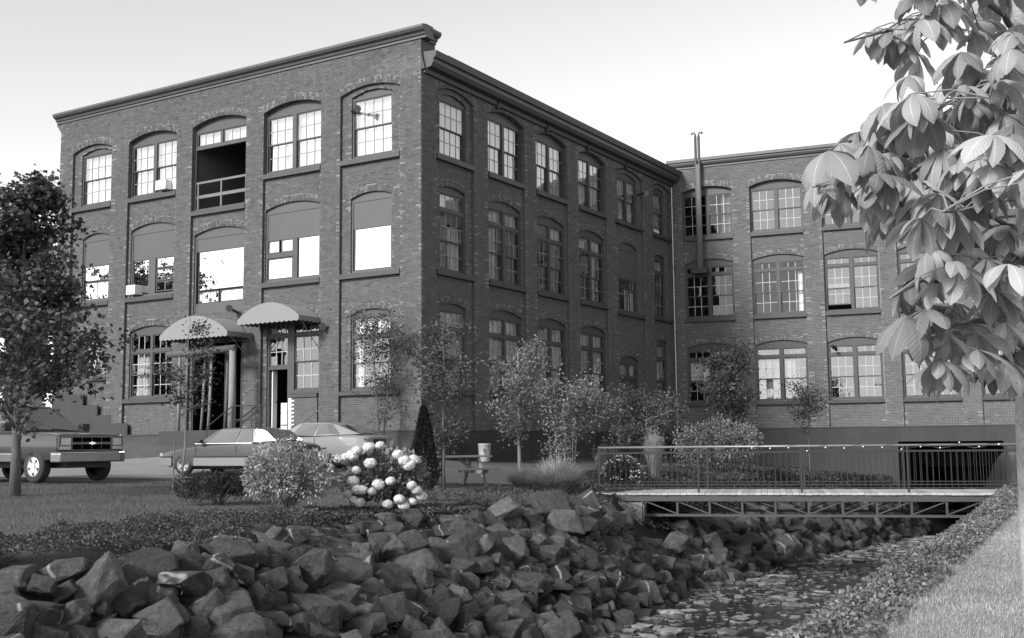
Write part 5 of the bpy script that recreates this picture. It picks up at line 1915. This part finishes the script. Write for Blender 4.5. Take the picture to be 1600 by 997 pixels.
bp = MB(); bp.prism([(2.30, -1.0), (2.57, -.93), (2.645, -.70), (2.665, 0), (2.645, .70), (2.57, .93), (2.30, 1.0)], lambda a, b, t: (a, b, .682 + .02 * t)); bp.build('bumper_cap', M['chrome'], tk, bevel=.008, fixn=True)
un = MB(); un.box(-2.4, 2.4, -.6, .6, .34, .55); un.box(1.2, 2.15, -.66, .66, .5, .95); un.box(-2.1, -1.2, -.66, .66, .5, .95); un.build('underbody', M['plastic'], tk)

# ------------------------------------------------------------------ on and around the mill front (its own frame: x along, y in, z up)
def mill_pt(u, d, z): return CORNER + Vector((u * math.cos(A_MAIN) - d * math.sin(A_MAIN), u * math.sin(A_MAIN) + d * math.cos(A_MAIN), z))


M['canvas'] = mat('awning_canvas', .22, .9, .07, 2, fine=60)


def awning(x0, x1, z0, rise, dep, label):
    root = empty('awning', mill_pt((x0 + x1) / 2, 0, z0), A_MAIN); tag(root, label, 'awning', 'barrel awnings over the mill doors')
    W = x1 - x0; n = 18
    prof = [(-W / 2 + W * i / n, rise * math.sin(math.pi * i / n) ** .8 if 0 < i < n else 0) for i in range(n + 1)]
    fm_ = MB()
    fm_.add([(x, -dep, z) for x, z in prof], [tuple(range(n + 1))]); fm_.build('front_panel', M['canvas'], root)
    bv = MB()
    vs = [(x, -dep, z) for x, z in prof] + [(x, -.005, z) for x, z in prof]
    bv.add(vs, [(i, i + 1, n + 2 + i, n + 1 + i) for i in range(n)]); bv.build('barrel', M['canvas'], root, smooth=True)
    va = MB(); m = 66; vs = []
    path = [(-W / 2, -.02), (-W / 2, -dep - .01), (W / 2, -dep - .01), (W / 2, -.02)]
    def run(p, q, k):
        vs, fs = [], []
        for i in range(k * 4 + 1):
            t = i / (k * 4); x = p[0] + (q[0] - p[0]) * t; y = p[1] + (q[1] - p[1]) * t
            vs += [(x, y, .012), (x, y, -.13 - .045 * abs(math.sin(math.pi * k * t)))]
        va.add(vs, [(2 * i, 2 * i + 1, 2 * i + 3, 2 * i + 2) for i in range(k * 4)])
    run(path[1], path[2], int(W / .2)); run(path[0], path[1], int(dep / .2)); run(path[2], path[3], int(dep / .2))
    va.build('valance', M['canvas'], root)
    for s in (-1, 1):
        b = MB(); b.tube([(s * (W / 2 - .02), -dep + .02, -.02), (s * (W / 2 - .02), -.01, -1.05)], .014, 6); b.build('brace', M['metal'], root)
        b = MB(); b.tube([(s * (W / 2 - .03), -dep + .02, -.01), (s * (W / 2 - .03), -.01, -.01)], .014, 6); b.build('frame_bar', M['metal_d'], root)
    return root


awning(-10.66, -7.30, 4.80, .64, 1.25, 'larger pale barrel awning with scalloped edge over the log-post porch')
awning(-7.03, -4.23, 5.16, .53, 1.05, 'smaller pale barrel awning with scalloped edge over the side door')

# porch with log posts
po = empty('log_porch', mill_pt(-8.9, 0, 1.3), A_MAIN); tag(po, 'dark entrance porch held up by peeled log posts', 'porch')
fb2 = MB(); fb2.box(-1.7, 1.75, -1.25, -.06, -1.0, .10); fb2.build('floor', M['render_paint'], po)
bm2 = MB(); bm2.tube([(-1.6, -1.0, 2.85), (1.72, -1.0, 2.92)], [.12, .13], 10); bm2.build('beam', M['bark'], po, smooth=True)
for i, (x, rr2, lean, m_) in enumerate(((-.98, .055, .0, 'bark_pale'), (-.18, .05, .14, 'bark_pale'), (-.05, .085, .0, 'bark_pale'), (1.62, .13, .0, 'bark_pale'), (.95, .06, .1, 'bark'), (.15, .055, .12, 'bark_pale'))):
    if i == 2: continue
    y = -1.0 if i in (0, 3) else -.55
    p_ = MB(); p_.tube([(x - lean, y, .08), (x - lean * .5, y + .01, 1.2), (x, y, 2.9)], [rr2 * 1.1, rr2, rr2 * .9], 9); p_.build('log_post', M[m_], po, smooth=True)
rl2 = MB(); rl2.box(-1.6, 1.5, -1.22, -1.16, -.15, .12); rl2.build('floor_edge', M['trim'], po)
for x in (-1.52, -.7, .12, .92):
    f_ = MB(); f_.box(x, x + .07, .10, .17, .04, 3.26); f_.build('entrance_mullion', M['black'], po)

# landing, steps and iron handrails
ld = empty('entrance_landing', mill_pt(-6.0, 0, 1.3), A_MAIN); tag(ld, 'concrete landing and steps with iron handrails at the side door', 'steps')
s_ = MB(); s_.box(-1.05, .75, -1.3, -.05, -1.0, 0.04); s_.build('landing', M['concrete'], ld)
for k in range(4):
    s_ = MB(); s_.box(-1.05 - .28 * (k + 1), -1.05 - .28 * k, -1.3, -.05, -1.0, .04 - .17 * (k + 1)); s_.build('step', M['concrete'], ld)
def iron(pts):
    q = MB(); q.tube(pts, .02, 6); q.build('handrail', M['black'], ld)
iron([(-1.0, -1.25, .92), (.70, -1.25, .92)]); iron([(-1.0, -1.25, .45), (.70, -1.25, .45)])
for x in (-1.0, -.55, -.1, .3, .70): iron([(x, -1.25, .02), (x, -1.25, .92)])
iron([(-1.0, -1.25, .92), (-2.2, -1.25, .22)]); iron([(-2.2, -1.25, .22), (-2.2, -1.25, -.65)]); iron([(-1.0, -.15, .92), (-2.2, -.15, .22)]); iron([(-2.2, -.15, .22), (-2.2, -.15, -.65)])
hr = MB(); hr.tube([(1.9, -1.0, .30), (2.75, -1.0, .78)], .022, 6); hr.build('sloping_rail', M['metal'], ld)
cbn = empty('white_cabinet', mill_pt(-5.98, .5, 1.36), A_MAIN); tag(cbn, 'white metal cabinet standing in the open side doorway', 'cabinet')
b = MB(); b.box(-.26, .16, -.2, .3, 0, .62); b.build('body', M['white'], cbn, bevel=.01)
b = MB(); b.box(-.26, .16, -.2, .3, .64, .98); b.build('upper_body', M['white'], cbn, bevel=.01)
b = MB(); b.box(-.22, .12, -.225, -.2, .2, .24); b.build('handle', M['metal_d'], cbn)


# window air conditioners
def aircon(u, d, z, w, h, label, facing=MX_F):
    o = empty('window_air_conditioner', mill_pt(u, d, z), A_MAIN); tag(o, label, 'air conditioner')
    b = MB(); b.box(-w / 2, w / 2, -.28, .15, 0, h); b.build('case', M['white'], o, bevel=.012)
    g = MB(); g.box(-w / 2 + .05, w / 2 - .05, -.286, -.28, .05, h - .05); g.build('grille', M['metal_d'], o)
    for k in range(6):
        v = MB(); zz = .07 + k * (h - .13) / 6; v.box(-w / 2 + .05, w / 2 - .05, -.295, -.286, zz, zz + .018); v.build('louvre', M['white'], o)
aircon(-12.05, .1, 10.56, .55, .36, 'white air conditioner in the third-floor window left of the open balcony')
aircon(-13.58, .1, 6.66, .50, .36, 'white air conditioner in the second-floor window above the big awning')
# white side fillers and flat panels beside them
b = MB(MX_F); b.box(-11.74, -11.5, .13, .16, 10.58, 10.95); b.build('window_filler', M['white'], mill)


def flood(p, direc, label, arm=.5):
    """flood lamp on an arm fixed to the wall"""
    o = empty('flood_lamp', p, A_MAIN); tag(o, label, 'lamp')
    a = MB(); a.tube([(0, 0, 0), (direc[0] * arm, direc[1] * arm, direc[2] * arm)], .05, 8); a.build('arm', M['black'], o)
    e = Vector(direc) * arm
    hd = MB(); hd.tube([e, e + Vector((.16, -.10, -.05))], [.07, .13], 10); hd.build('lamp_head', M['metal_d'], o)
flood(mill_pt(-2.97, .10, 12.18), (.62, -.5, -.12), 'dark flood lamp on an arm across the last third-floor front window', .75)
flood(mill_pt(-8.05, .06, 5.58), (-.55, -.7, .45), 'small flood lamp on the wall between the two awnings', .45)
flood(mill_pt(-4.62, -.05, 4.88), (1, -.15, 0), 'dark tubular lamp beneath the smaller awning', .55)
o = flood(mill_pt(-.05, 16.7, 11.95), (.8, -.5, 0), 'flood lamp on the courtyard wall by the fifth top-floor window', .5)

# barrel by the courtyard wall
br_ = empty('waste_barrel', at(-.95, 37.6), .3); tag(br_, 'pale waste barrel with a dark numeral standing by the courtyard wall', 'barrel')
b = MB(); n = 20
prof = [(.0, .02), (.24, .02), (.26, .05), (.29, .45), (.32, .86), (.335, .88), (.335, .93), (.30, .93), (.29, .86), (.0, .80)]
V, F = [], []
for k in range(n):
    a = 6.28318 * k / n
    for (q, z) in prof: V.append((q * math.cos(a), q * math.sin(a), z))
m = len(prof)
for k in range(n):
    k2 = (k + 1) % n
    for i in range(m - 1): F.append((k * m + i, k2 * m + i, k2 * m + i + 1, k * m + i + 1))
V = [(a * .66, b_ * .66, c * .66) for a, b_, c in V]; b.add(V, F); M['barrel'] = mat('barrel_paint', .38, .6, .15, 3); b.build('drum', M['barrel'], br_, smooth=True, fixn=True)
nu = MB()
def arcpts(cx, cz, rx, rz, a0, a1, k=8): return [(cx + rx * math.cos(a0 + (a1 - a0) * i / k), cz + rz * math.sin(a0 + (a1 - a0) * i / k)) for i in range(k + 1)]
for seg in (arcpts(0, .60, .06, .07, 0, 6.28, 12), [(.06, .60), (.055, .50), (.0, .43), (-.05, .43)]):
    for (xa, za), (xb, zb) in zip(seg[:-1], seg[1:]):
        nu.bar((xa * .66 - .07, -.213, za * .66), (xb * .66 - .07, -.213, zb * .66), .016, .012)
nu.build('painted_numeral', M['metal_d'], br_)
# dark arched niche in the foundation behind the barrel
nb = MB(MX_R); lp = loop((1.55, 2.55, .1, .85, .32)); nb.add([(u, -.055, z) for u, z in lp], [tuple(range(len(lp)))]); nb.build('cellar_opening', M['black'], mill)
nb = MB(MX_R); nb.box(.62, .86, -.06, -.03, .72, .98); nb.build('vent', M['black'], mill)
for (u0, u1) in ((8.7, 10.2), (12.2, 13.6)):
    nb = MB(MX_R); nb.prism([(u0, -.05), (u1, -.05), (u1 - .9, 1.25), (u0 - .2, 1.25)], lambda a, b, t: (a, -.04 - .25 * t, b)); nb.build('buttress', M['render_paint'], mill, fixn=True)

# picnic table
pt = empty('picnic_table', at(-1.42, 27.3), .5); tag(pt, 'weathered wooden picnic table on the lawn by the conical evergreen', 'picnic table')
M['timber'] = mat('weathered_timber', .17, .8, .2, 3, fine=40, objvar=.15)
for k in range(5):
    b = MB(); b.box(-1.05, .85, -.36 + k * .147, -.36 + k * .147 + .135, .69, .73); b.build('top_board', M['timber'], pt)
for s in (-1, 1):
    for k in range(2):
        b = MB(); y = s * .62 + (k * .15 if s > 0 else -k * .15); b.box(-1.05, .85, y - .068, y + .068, .40, .44); b.build('seat_board', M['timber'], pt)
for x in (-.75, .55):
    for s in (-1, 1):
        b = MB(); b.bar((x, s * .62, 0.0), (x, s * .18, .69), .045, .09); b.build('leg', M['timber'], pt)
    b = MB(); b.box(x - .06, x - .023, -.78, .78, .31, .40); b.build('cross_brace', M['timber'], pt)
    b = MB(); b.box(x - .06, x - .023, -.36, .36, .60, .69); b.build('top_batten', M['timber'], pt)
    b = MB(); b.bar((x, 0, .36), (x - .45 if x > 0 else x + .45, 0, .68), .04, .07); b.build('brace', M['timber'], pt)

# garden stakes
for (x, y, h, l, mm_) in ((-1.52, 24.2, 1.28, 'thin dark metal stake beside the picnic table', 'black'), (-6.86, 23.05, 1.0, 'wooden stake at the foot of the thin sapling', 'timber')):
    o = empty('garden_stake', at(x, y)); tag(o, l, 'stake')
    b = MB(); b.tube([(0, 0, -.2), (.01, 0, h)], .016, 6); b.build('rod', M[mm_], o)

# kerb on the far side of the parking area and the white line of the kerb by the grass rise
kb = MB(); pts = []
for i in range(40):
    u = -10.6 - i * .6
    d_ = -float(np.interp(-u, [-8, 0, 1.5, 4, 8, 11, 14, 18, 40], [2.6, 2.6, 2.4, 1.9, 1.9, 3.4, 3.6, 3.9, 4.4])) + .02
    p = mill_pt(u, d_, 0); pts.append((p.x, p.y, gz(p.x, p.y)))
for i in range(len(pts) - 1):
    a, b_ = Vector(pts[i]), Vector(pts[i + 1]); dv = (b_ - a).normalized(); nn = Vector((-dv.y, dv.x, 0)) * .075
    vs = [a - nn - Vector((0, 0, .1)), a + nn - Vector((0, 0, .1)), a + nn + Vector((0, 0, .13)), a - nn + Vector((0, 0, .13))]
    vs += [v + (b_ - a) * .985 for v in vs]
    kb.add(vs, [(0, 1, 2, 3), (7, 6, 5, 4), (0, 4, 5, 1), (1, 5, 6, 2), (2, 6, 7, 3), (3, 7, 4, 0)])
tag(kb.build('kerb', M['concrete'], fixn=True), kind='structure')

# house far behind the maple
hs = empty('distant_house', (-31, 66, 1.6), .25); tag(hs, 'dark gabled house far behind the maple', 'house')
b = MB(); b.box(-7, 7, -4, 4, -2, 6.5); b.build('wall', M['jamb'], hs)
b = MB(); b.prism([(-4.5, 6.3), (4.5, 6.3), (0, 11)], lambda a, z, t: (-7.4 + 14.8 * t, a, z)); b.build('roof', M['roof'], hs, fixn=True)
for x in (-4.5, -1.5, 1.5, 4.5):
    for z in (1, 4):
        b = MB(); b.box(x - .5, x + .5, -4.06, -4.0, z, z + 1.6); w_ = b.build('window', M['white'], hs)
        g = MB(); g.box(x - .42, x + .42, -4.08, -4.06, z + .08, z + 1.52); g.build('pane', M['mirror'], w_)

# ------------------------------------------------------------------ buckeye tree close at the right
def leaf_uv_mat():
    m, n, l, out = nt('broad_leaf')
    b = n.new('ShaderNodeBsdfPrincipled')
    uv = n.new('ShaderNodeUVMap'); uv.uv_map = 'leaf'
    sp = n.new('ShaderNodeSeparateXYZ'); l.new(uv.outputs[0], sp.inputs[0])
    au = math_node(n, l, 'ABSOLUTE', sp.outputs[0])
    # side veins run outwards and forwards from the midrib
    ph = math_node(n, l, 'MULTIPLY', math_node(n, l, 'SUBTRACT', sp.outputs[1], math_node(n, l, 'MULTIPLY', au, .16)), 75.0)
    sv = math_node(n, l, 'SINE', ph)
    sv2 = math_node(n, l, 'POWER', math_node(n, l, 'MULTIPLY_ADD', sv, .5, .5), 6.0)
    mid = math_node(n, l, 'LESS_THAN', au, .045)
    oi = n.new('ShaderNodeObjectInfo'); tc = n.new('ShaderNodeTexCoord')
    ns = noise_node(n, l, 9, 4, .6, tc.outputs['Object'])
    at_ = n.new('ShaderNodeAttribute'); at_.attribute_name = 'tone'
    v = math_node(n, l, 'MULTIPLY_ADD', oi.outputs['Random'], .7, .62)
    v = math_node(n, l, 'MULTIPLY', v, math_node(n, l, 'ADD', at_.outputs['Fac'], 1.0))
    v = math_node(n, l, 'MULTIPLY', v, math_node(n, l, 'MULTIPLY_ADD', ns, .5, .75))
    v = math_node(n, l, 'MULTIPLY', v, math_node(n, l, 'MULTIPLY_ADD', sv2, .07, .98))
    v = math_node(n, l, 'MULTIPLY', v, math_node(n, l, 'MULTIPLY_ADD', mid, .55, 1.0))
    c = math_node(n, l, 'MULTIPLY', v, .36, clamp=True)
    cb = n.new('ShaderNodeCombineColor')
    for i in range(3): l.new(c, cb.inputs[i])
    l.new(cb.outputs[0], b.inputs['Base Color'])
    b.inputs['Roughness'].default_value = .62
    b.inputs['Specular IOR Level'].default_value = .4
    bp = n.new('ShaderNodeBump'); bp.inputs['Strength'].default_value = .2; bp.inputs['Distance'].default_value = .003
    l.new(sv, bp.inputs['Height']); l.new(bp.outputs[0], b.inputs['Normal'])
    tr = n.new('ShaderNodeBsdfTranslucent'); l.new(cb.outputs[0], tr.inputs['Color'])
    mx = n.new('ShaderNodeMixShader'); mx.inputs[0].default_value = .36
    l.new(b.outputs[0], mx.inputs[1]); l.new(tr.outputs[0], mx.inputs[2]); l.new(mx.outputs[0], out.inputs['Surface'])
    return m


M['broad'] = leaf_uv_mat()


def palmate(seed):
    """one compound leaf: five to seven drooping leaflets round the end of a stalk that points along +x; hangs below"""
    r = random.Random(seed)
    V, F, UV, TN = [], [], [], []
    nl = r.choice((5, 5, 6, 7))
    for k in range(nl):
        f = (k - (nl - 1) / 2) / ((nl - 1) / 2)
        yaw = f * R(r.uniform(95, 128)) + r.uniform(-.1, .1)
        L = (.185 - .055 * abs(f) ** 1.5) * r.uniform(.9, 1.12)
        Wd = L * r.uniform(.34, .42)
        p0 = R(r.uniform(-28, 2)); dr = R(r.uniform(55, 95))
        ns = 9
        x = z = 0.0
        b0 = len(V)
        roll = r.uniform(-.5, .5)
        for i in range(ns + 1):
            t = i / ns
            pit = p0 - dr * t ** 1.2
            if i: x += L / ns * math.cos(pit); z += L / ns * math.sin(pit)
            wv = Wd * .5 * (math.sin(math.pi * min(1, t ** 1.25 * .97 + .015)) ** .85) * (1.0 if t < .93 else max(0, (1 - t) / .07) * .7 + .0)
            wv = max(wv, .0015)
            for q in (-1, -.5, 0, .5, 1):
                yy = wv * q; dz = -abs(q) ** 1.3 * wv * .42 + wv * .05 * math.sin(t * 26 + q * 3 + k)
                yy2 = yy * math.cos(roll) - dz * math.sin(roll); dz2 = yy * math.sin(roll) + dz * math.cos(roll)
                px_, pz_ = x - dz2 * math.sin(pit) * .6, z + dz2 * math.cos(pit)
                V.append((px_ * math.cos(yaw) - yy2 * math.sin(yaw), px_ * math.sin(yaw) + yy2 * math.cos(yaw), pz_)); UV.append((q, t))
        for i in range(ns):
            for j in range(4):
                a = b0 + i * 5 + j; F.append((a, a + 1, a + 6, a + 5))
        TN += [r.gauss(0, .14)] * (ns * 4)
    me = bpy.data.meshes.new('leaf'); me.from_pydata(V, [], F)
    uvl = me.uv_layers.new(name='leaf')
    for lp in me.loops: uvl.data[lp.index].uv = UV[lp.vertex_index]
    a_ = me.attributes.new('tone', 'FLOAT', 'FACE'); a_.data.foreach_set('value', TN)
    me.polygons.foreach_set('use_smooth', [True] * len(me.polygons)); me.materials.append(M['broad'])
    return me


LEAVES = [palmate(400 + i) for i in range(16)]
bk = empty('buckeye_tree', (2.07, 4.55, gz(2.085, 4.55)))
tag(bk, 'buckeye tree with large drooping five-fingered leaves hanging in from the near bank', 'tree')
M['bark_bk'] = mat('buckeye_bark', .42, .9, .4, 9, fine=45, bump=1.0, bscale=40, streak=.2)
B0 = Vector(bk.location)
lp = lambda p: Vector(p) - B0
tb = MB()
tb.tube([(0, 0, -.1), (.005, 0, .5), (.0, .01, 1.1), (.01, .02, 1.62), (.05, .03, 2.3), (.06, 0, 3.2), (.02, -.03, 4.2)], [.085, .068, .064, .060, .052, .04, .02], 14)
tb.build('trunk', M['bark_bk'], bk, smooth=True)
rb = random.Random(88)
# limbs: start on the trunk, end out over the bank; leaves hang from their ends and sides
ends = []
def lim(z, end, seed, rad=.02, sag=.0):
    r = random.Random(seed)
    a = Vector((.02, 0, z + .55)); e = lp(end)
    pts = [a]
    for i in range(1, 7):
        t = i / 6
        p = a.lerp(e, t) + Vector((r.uniform(-.03, .03), r.uniform(-.03, .03), math.sin(math.pi * t) * sag + r.uniform(-.02, .02)))
        pts.append(p)
    q = MB(); q.tube(pts, [rad * (1 - .75 * i / 6) for i in range(7)], 7, cap=False); q.build('branch', M['bark'], bk, smooth=True)
    return pts
def ray_pt(px_, py_, dep):
    """a point of the crown, given as the direction it is seen in and its distance"""
    d = _fw * 1770.8 + _rt2 * (px_ - 800) - _up2 * (py_ - 498.5)
    return Vector((0, 0, EYE)) + d / d.y * dep
LB = [(1.75, (1265, 290, 3.6)), (1.95, (1330, 225, 3.9)), (1.5, (1385, 470, 3.5)), (1.35, (1430, 560, 3.7)), (2.5, (1330, 60, 4.0)), (2.7, (1430, 40, 4.2)), (1.7, (1480, 330, 3.2)), (2.2, (1440, 180, 3.7)),
      (1.2, (1530, 600, 3.9)), (1.6, (1560, 450, 3.5)), (2.4, (1540, 150, 3.4)), (3.0, (1320, -60, 4.3)), (3.1, (1500, -40, 3.8)), (2.1, (1590, 260, 3.3)), (1.75, (1650, 420, 4.2)), (2.6, (1680, 120, 4.5)), (2.2, (1720, 300, 5.2)), (2.9, (1600, 0, 5.2))]
nodes = []
for i, (z, (a, b, d)) in enumerate(LB):
    P = ray_pt(a, b, d)
    pts = lim(z, P, 700 + i, rad=.013, sag=.12)
    for j in (3, 4, 5, 6):
        nodes.append((pts[j], j / 6))
        if j < 6: nodes.append((pts[j].lerp(pts[j + 1], .5), j / 6))
edge = lambda py: np.interp(py, [-120, 0, 25, 45, 70, 125, 135, 195, 205, 245, 275, 335, 395, 400, 470, 500, 540, 600, 640, 680], [1300, 1312, 1312, 1400, 1335, 1330, 1395, 1375, 1335, 1300, 1262, 1262, 1285, 1330, 1400, 1375, 1385, 1425, 1500, 1590])
def hang(n0, out, k):
    """petiole from a node and the leaf at its end"""
    e = n0 + out
    stk = MB(); stk.tube([n0, n0.lerp(e, .5) + Vector((0, 0, .02)), e], [.0035, .0028, .0025], 5, cap=False); stk.build('leaf_stalk', M['lf_bright'], bk, smooth=True)
    o = bpy.data.objects.new('leaf', LEAVES[rb.randrange(len(LEAVES))]); COL.objects.link(o); o.parent = bk
    o.location = e
    o.rotation_euler = (rb.uniform(-.25, .25), rb.uniform(-.1, .35), math.atan2(out.y, out.x) + rb.uniform(-.3, .3))
    sc_ = rb.uniform(.66, 1.05) * k
    o.scale = (sc_, sc_, sc_)
cnt = 0
tries = 0
seen_pts = []
while cnt < 298 and tries < 16000:
    tries += 1
    n0, t = nodes[rb.randrange(len(nodes))]
    a = rb.uniform(0, 6.28)
    ln = rb.uniform(.07, .26)
    out = Vector((math.cos(a) * ln, math.sin(a) * ln, rb.uniform(-.02, .10)))
    W_ = n0 + out + B0
    P = W_ - Vector((0, 0, EYE)); dd = P.dot(_fw)
    if dd < 1.5: continue
    if 800 + 1770.8 * P.dot(_rt2) / dd > 1665: continue
    X_, Y_ = 800 + 1770.8 * P.dot(_rt2) / dd, 498.5 - 1770.8 * P.dot(_up2) / dd
    if X_ < 1690 and (Y_ > 610 or X_ < edge(Y_ + 40) + 25): continue
    # keep leaves from piling up on one another
    if any((W_ - q).length < .055 for q in seen_pts): continue
    if X_ < 1690 and Y_ < 220 and rb.random() < .25: continue
    hang(n0, out, 1.0 if dd > 2.6 else .9); seen_pts.append(W_); cnt += 1
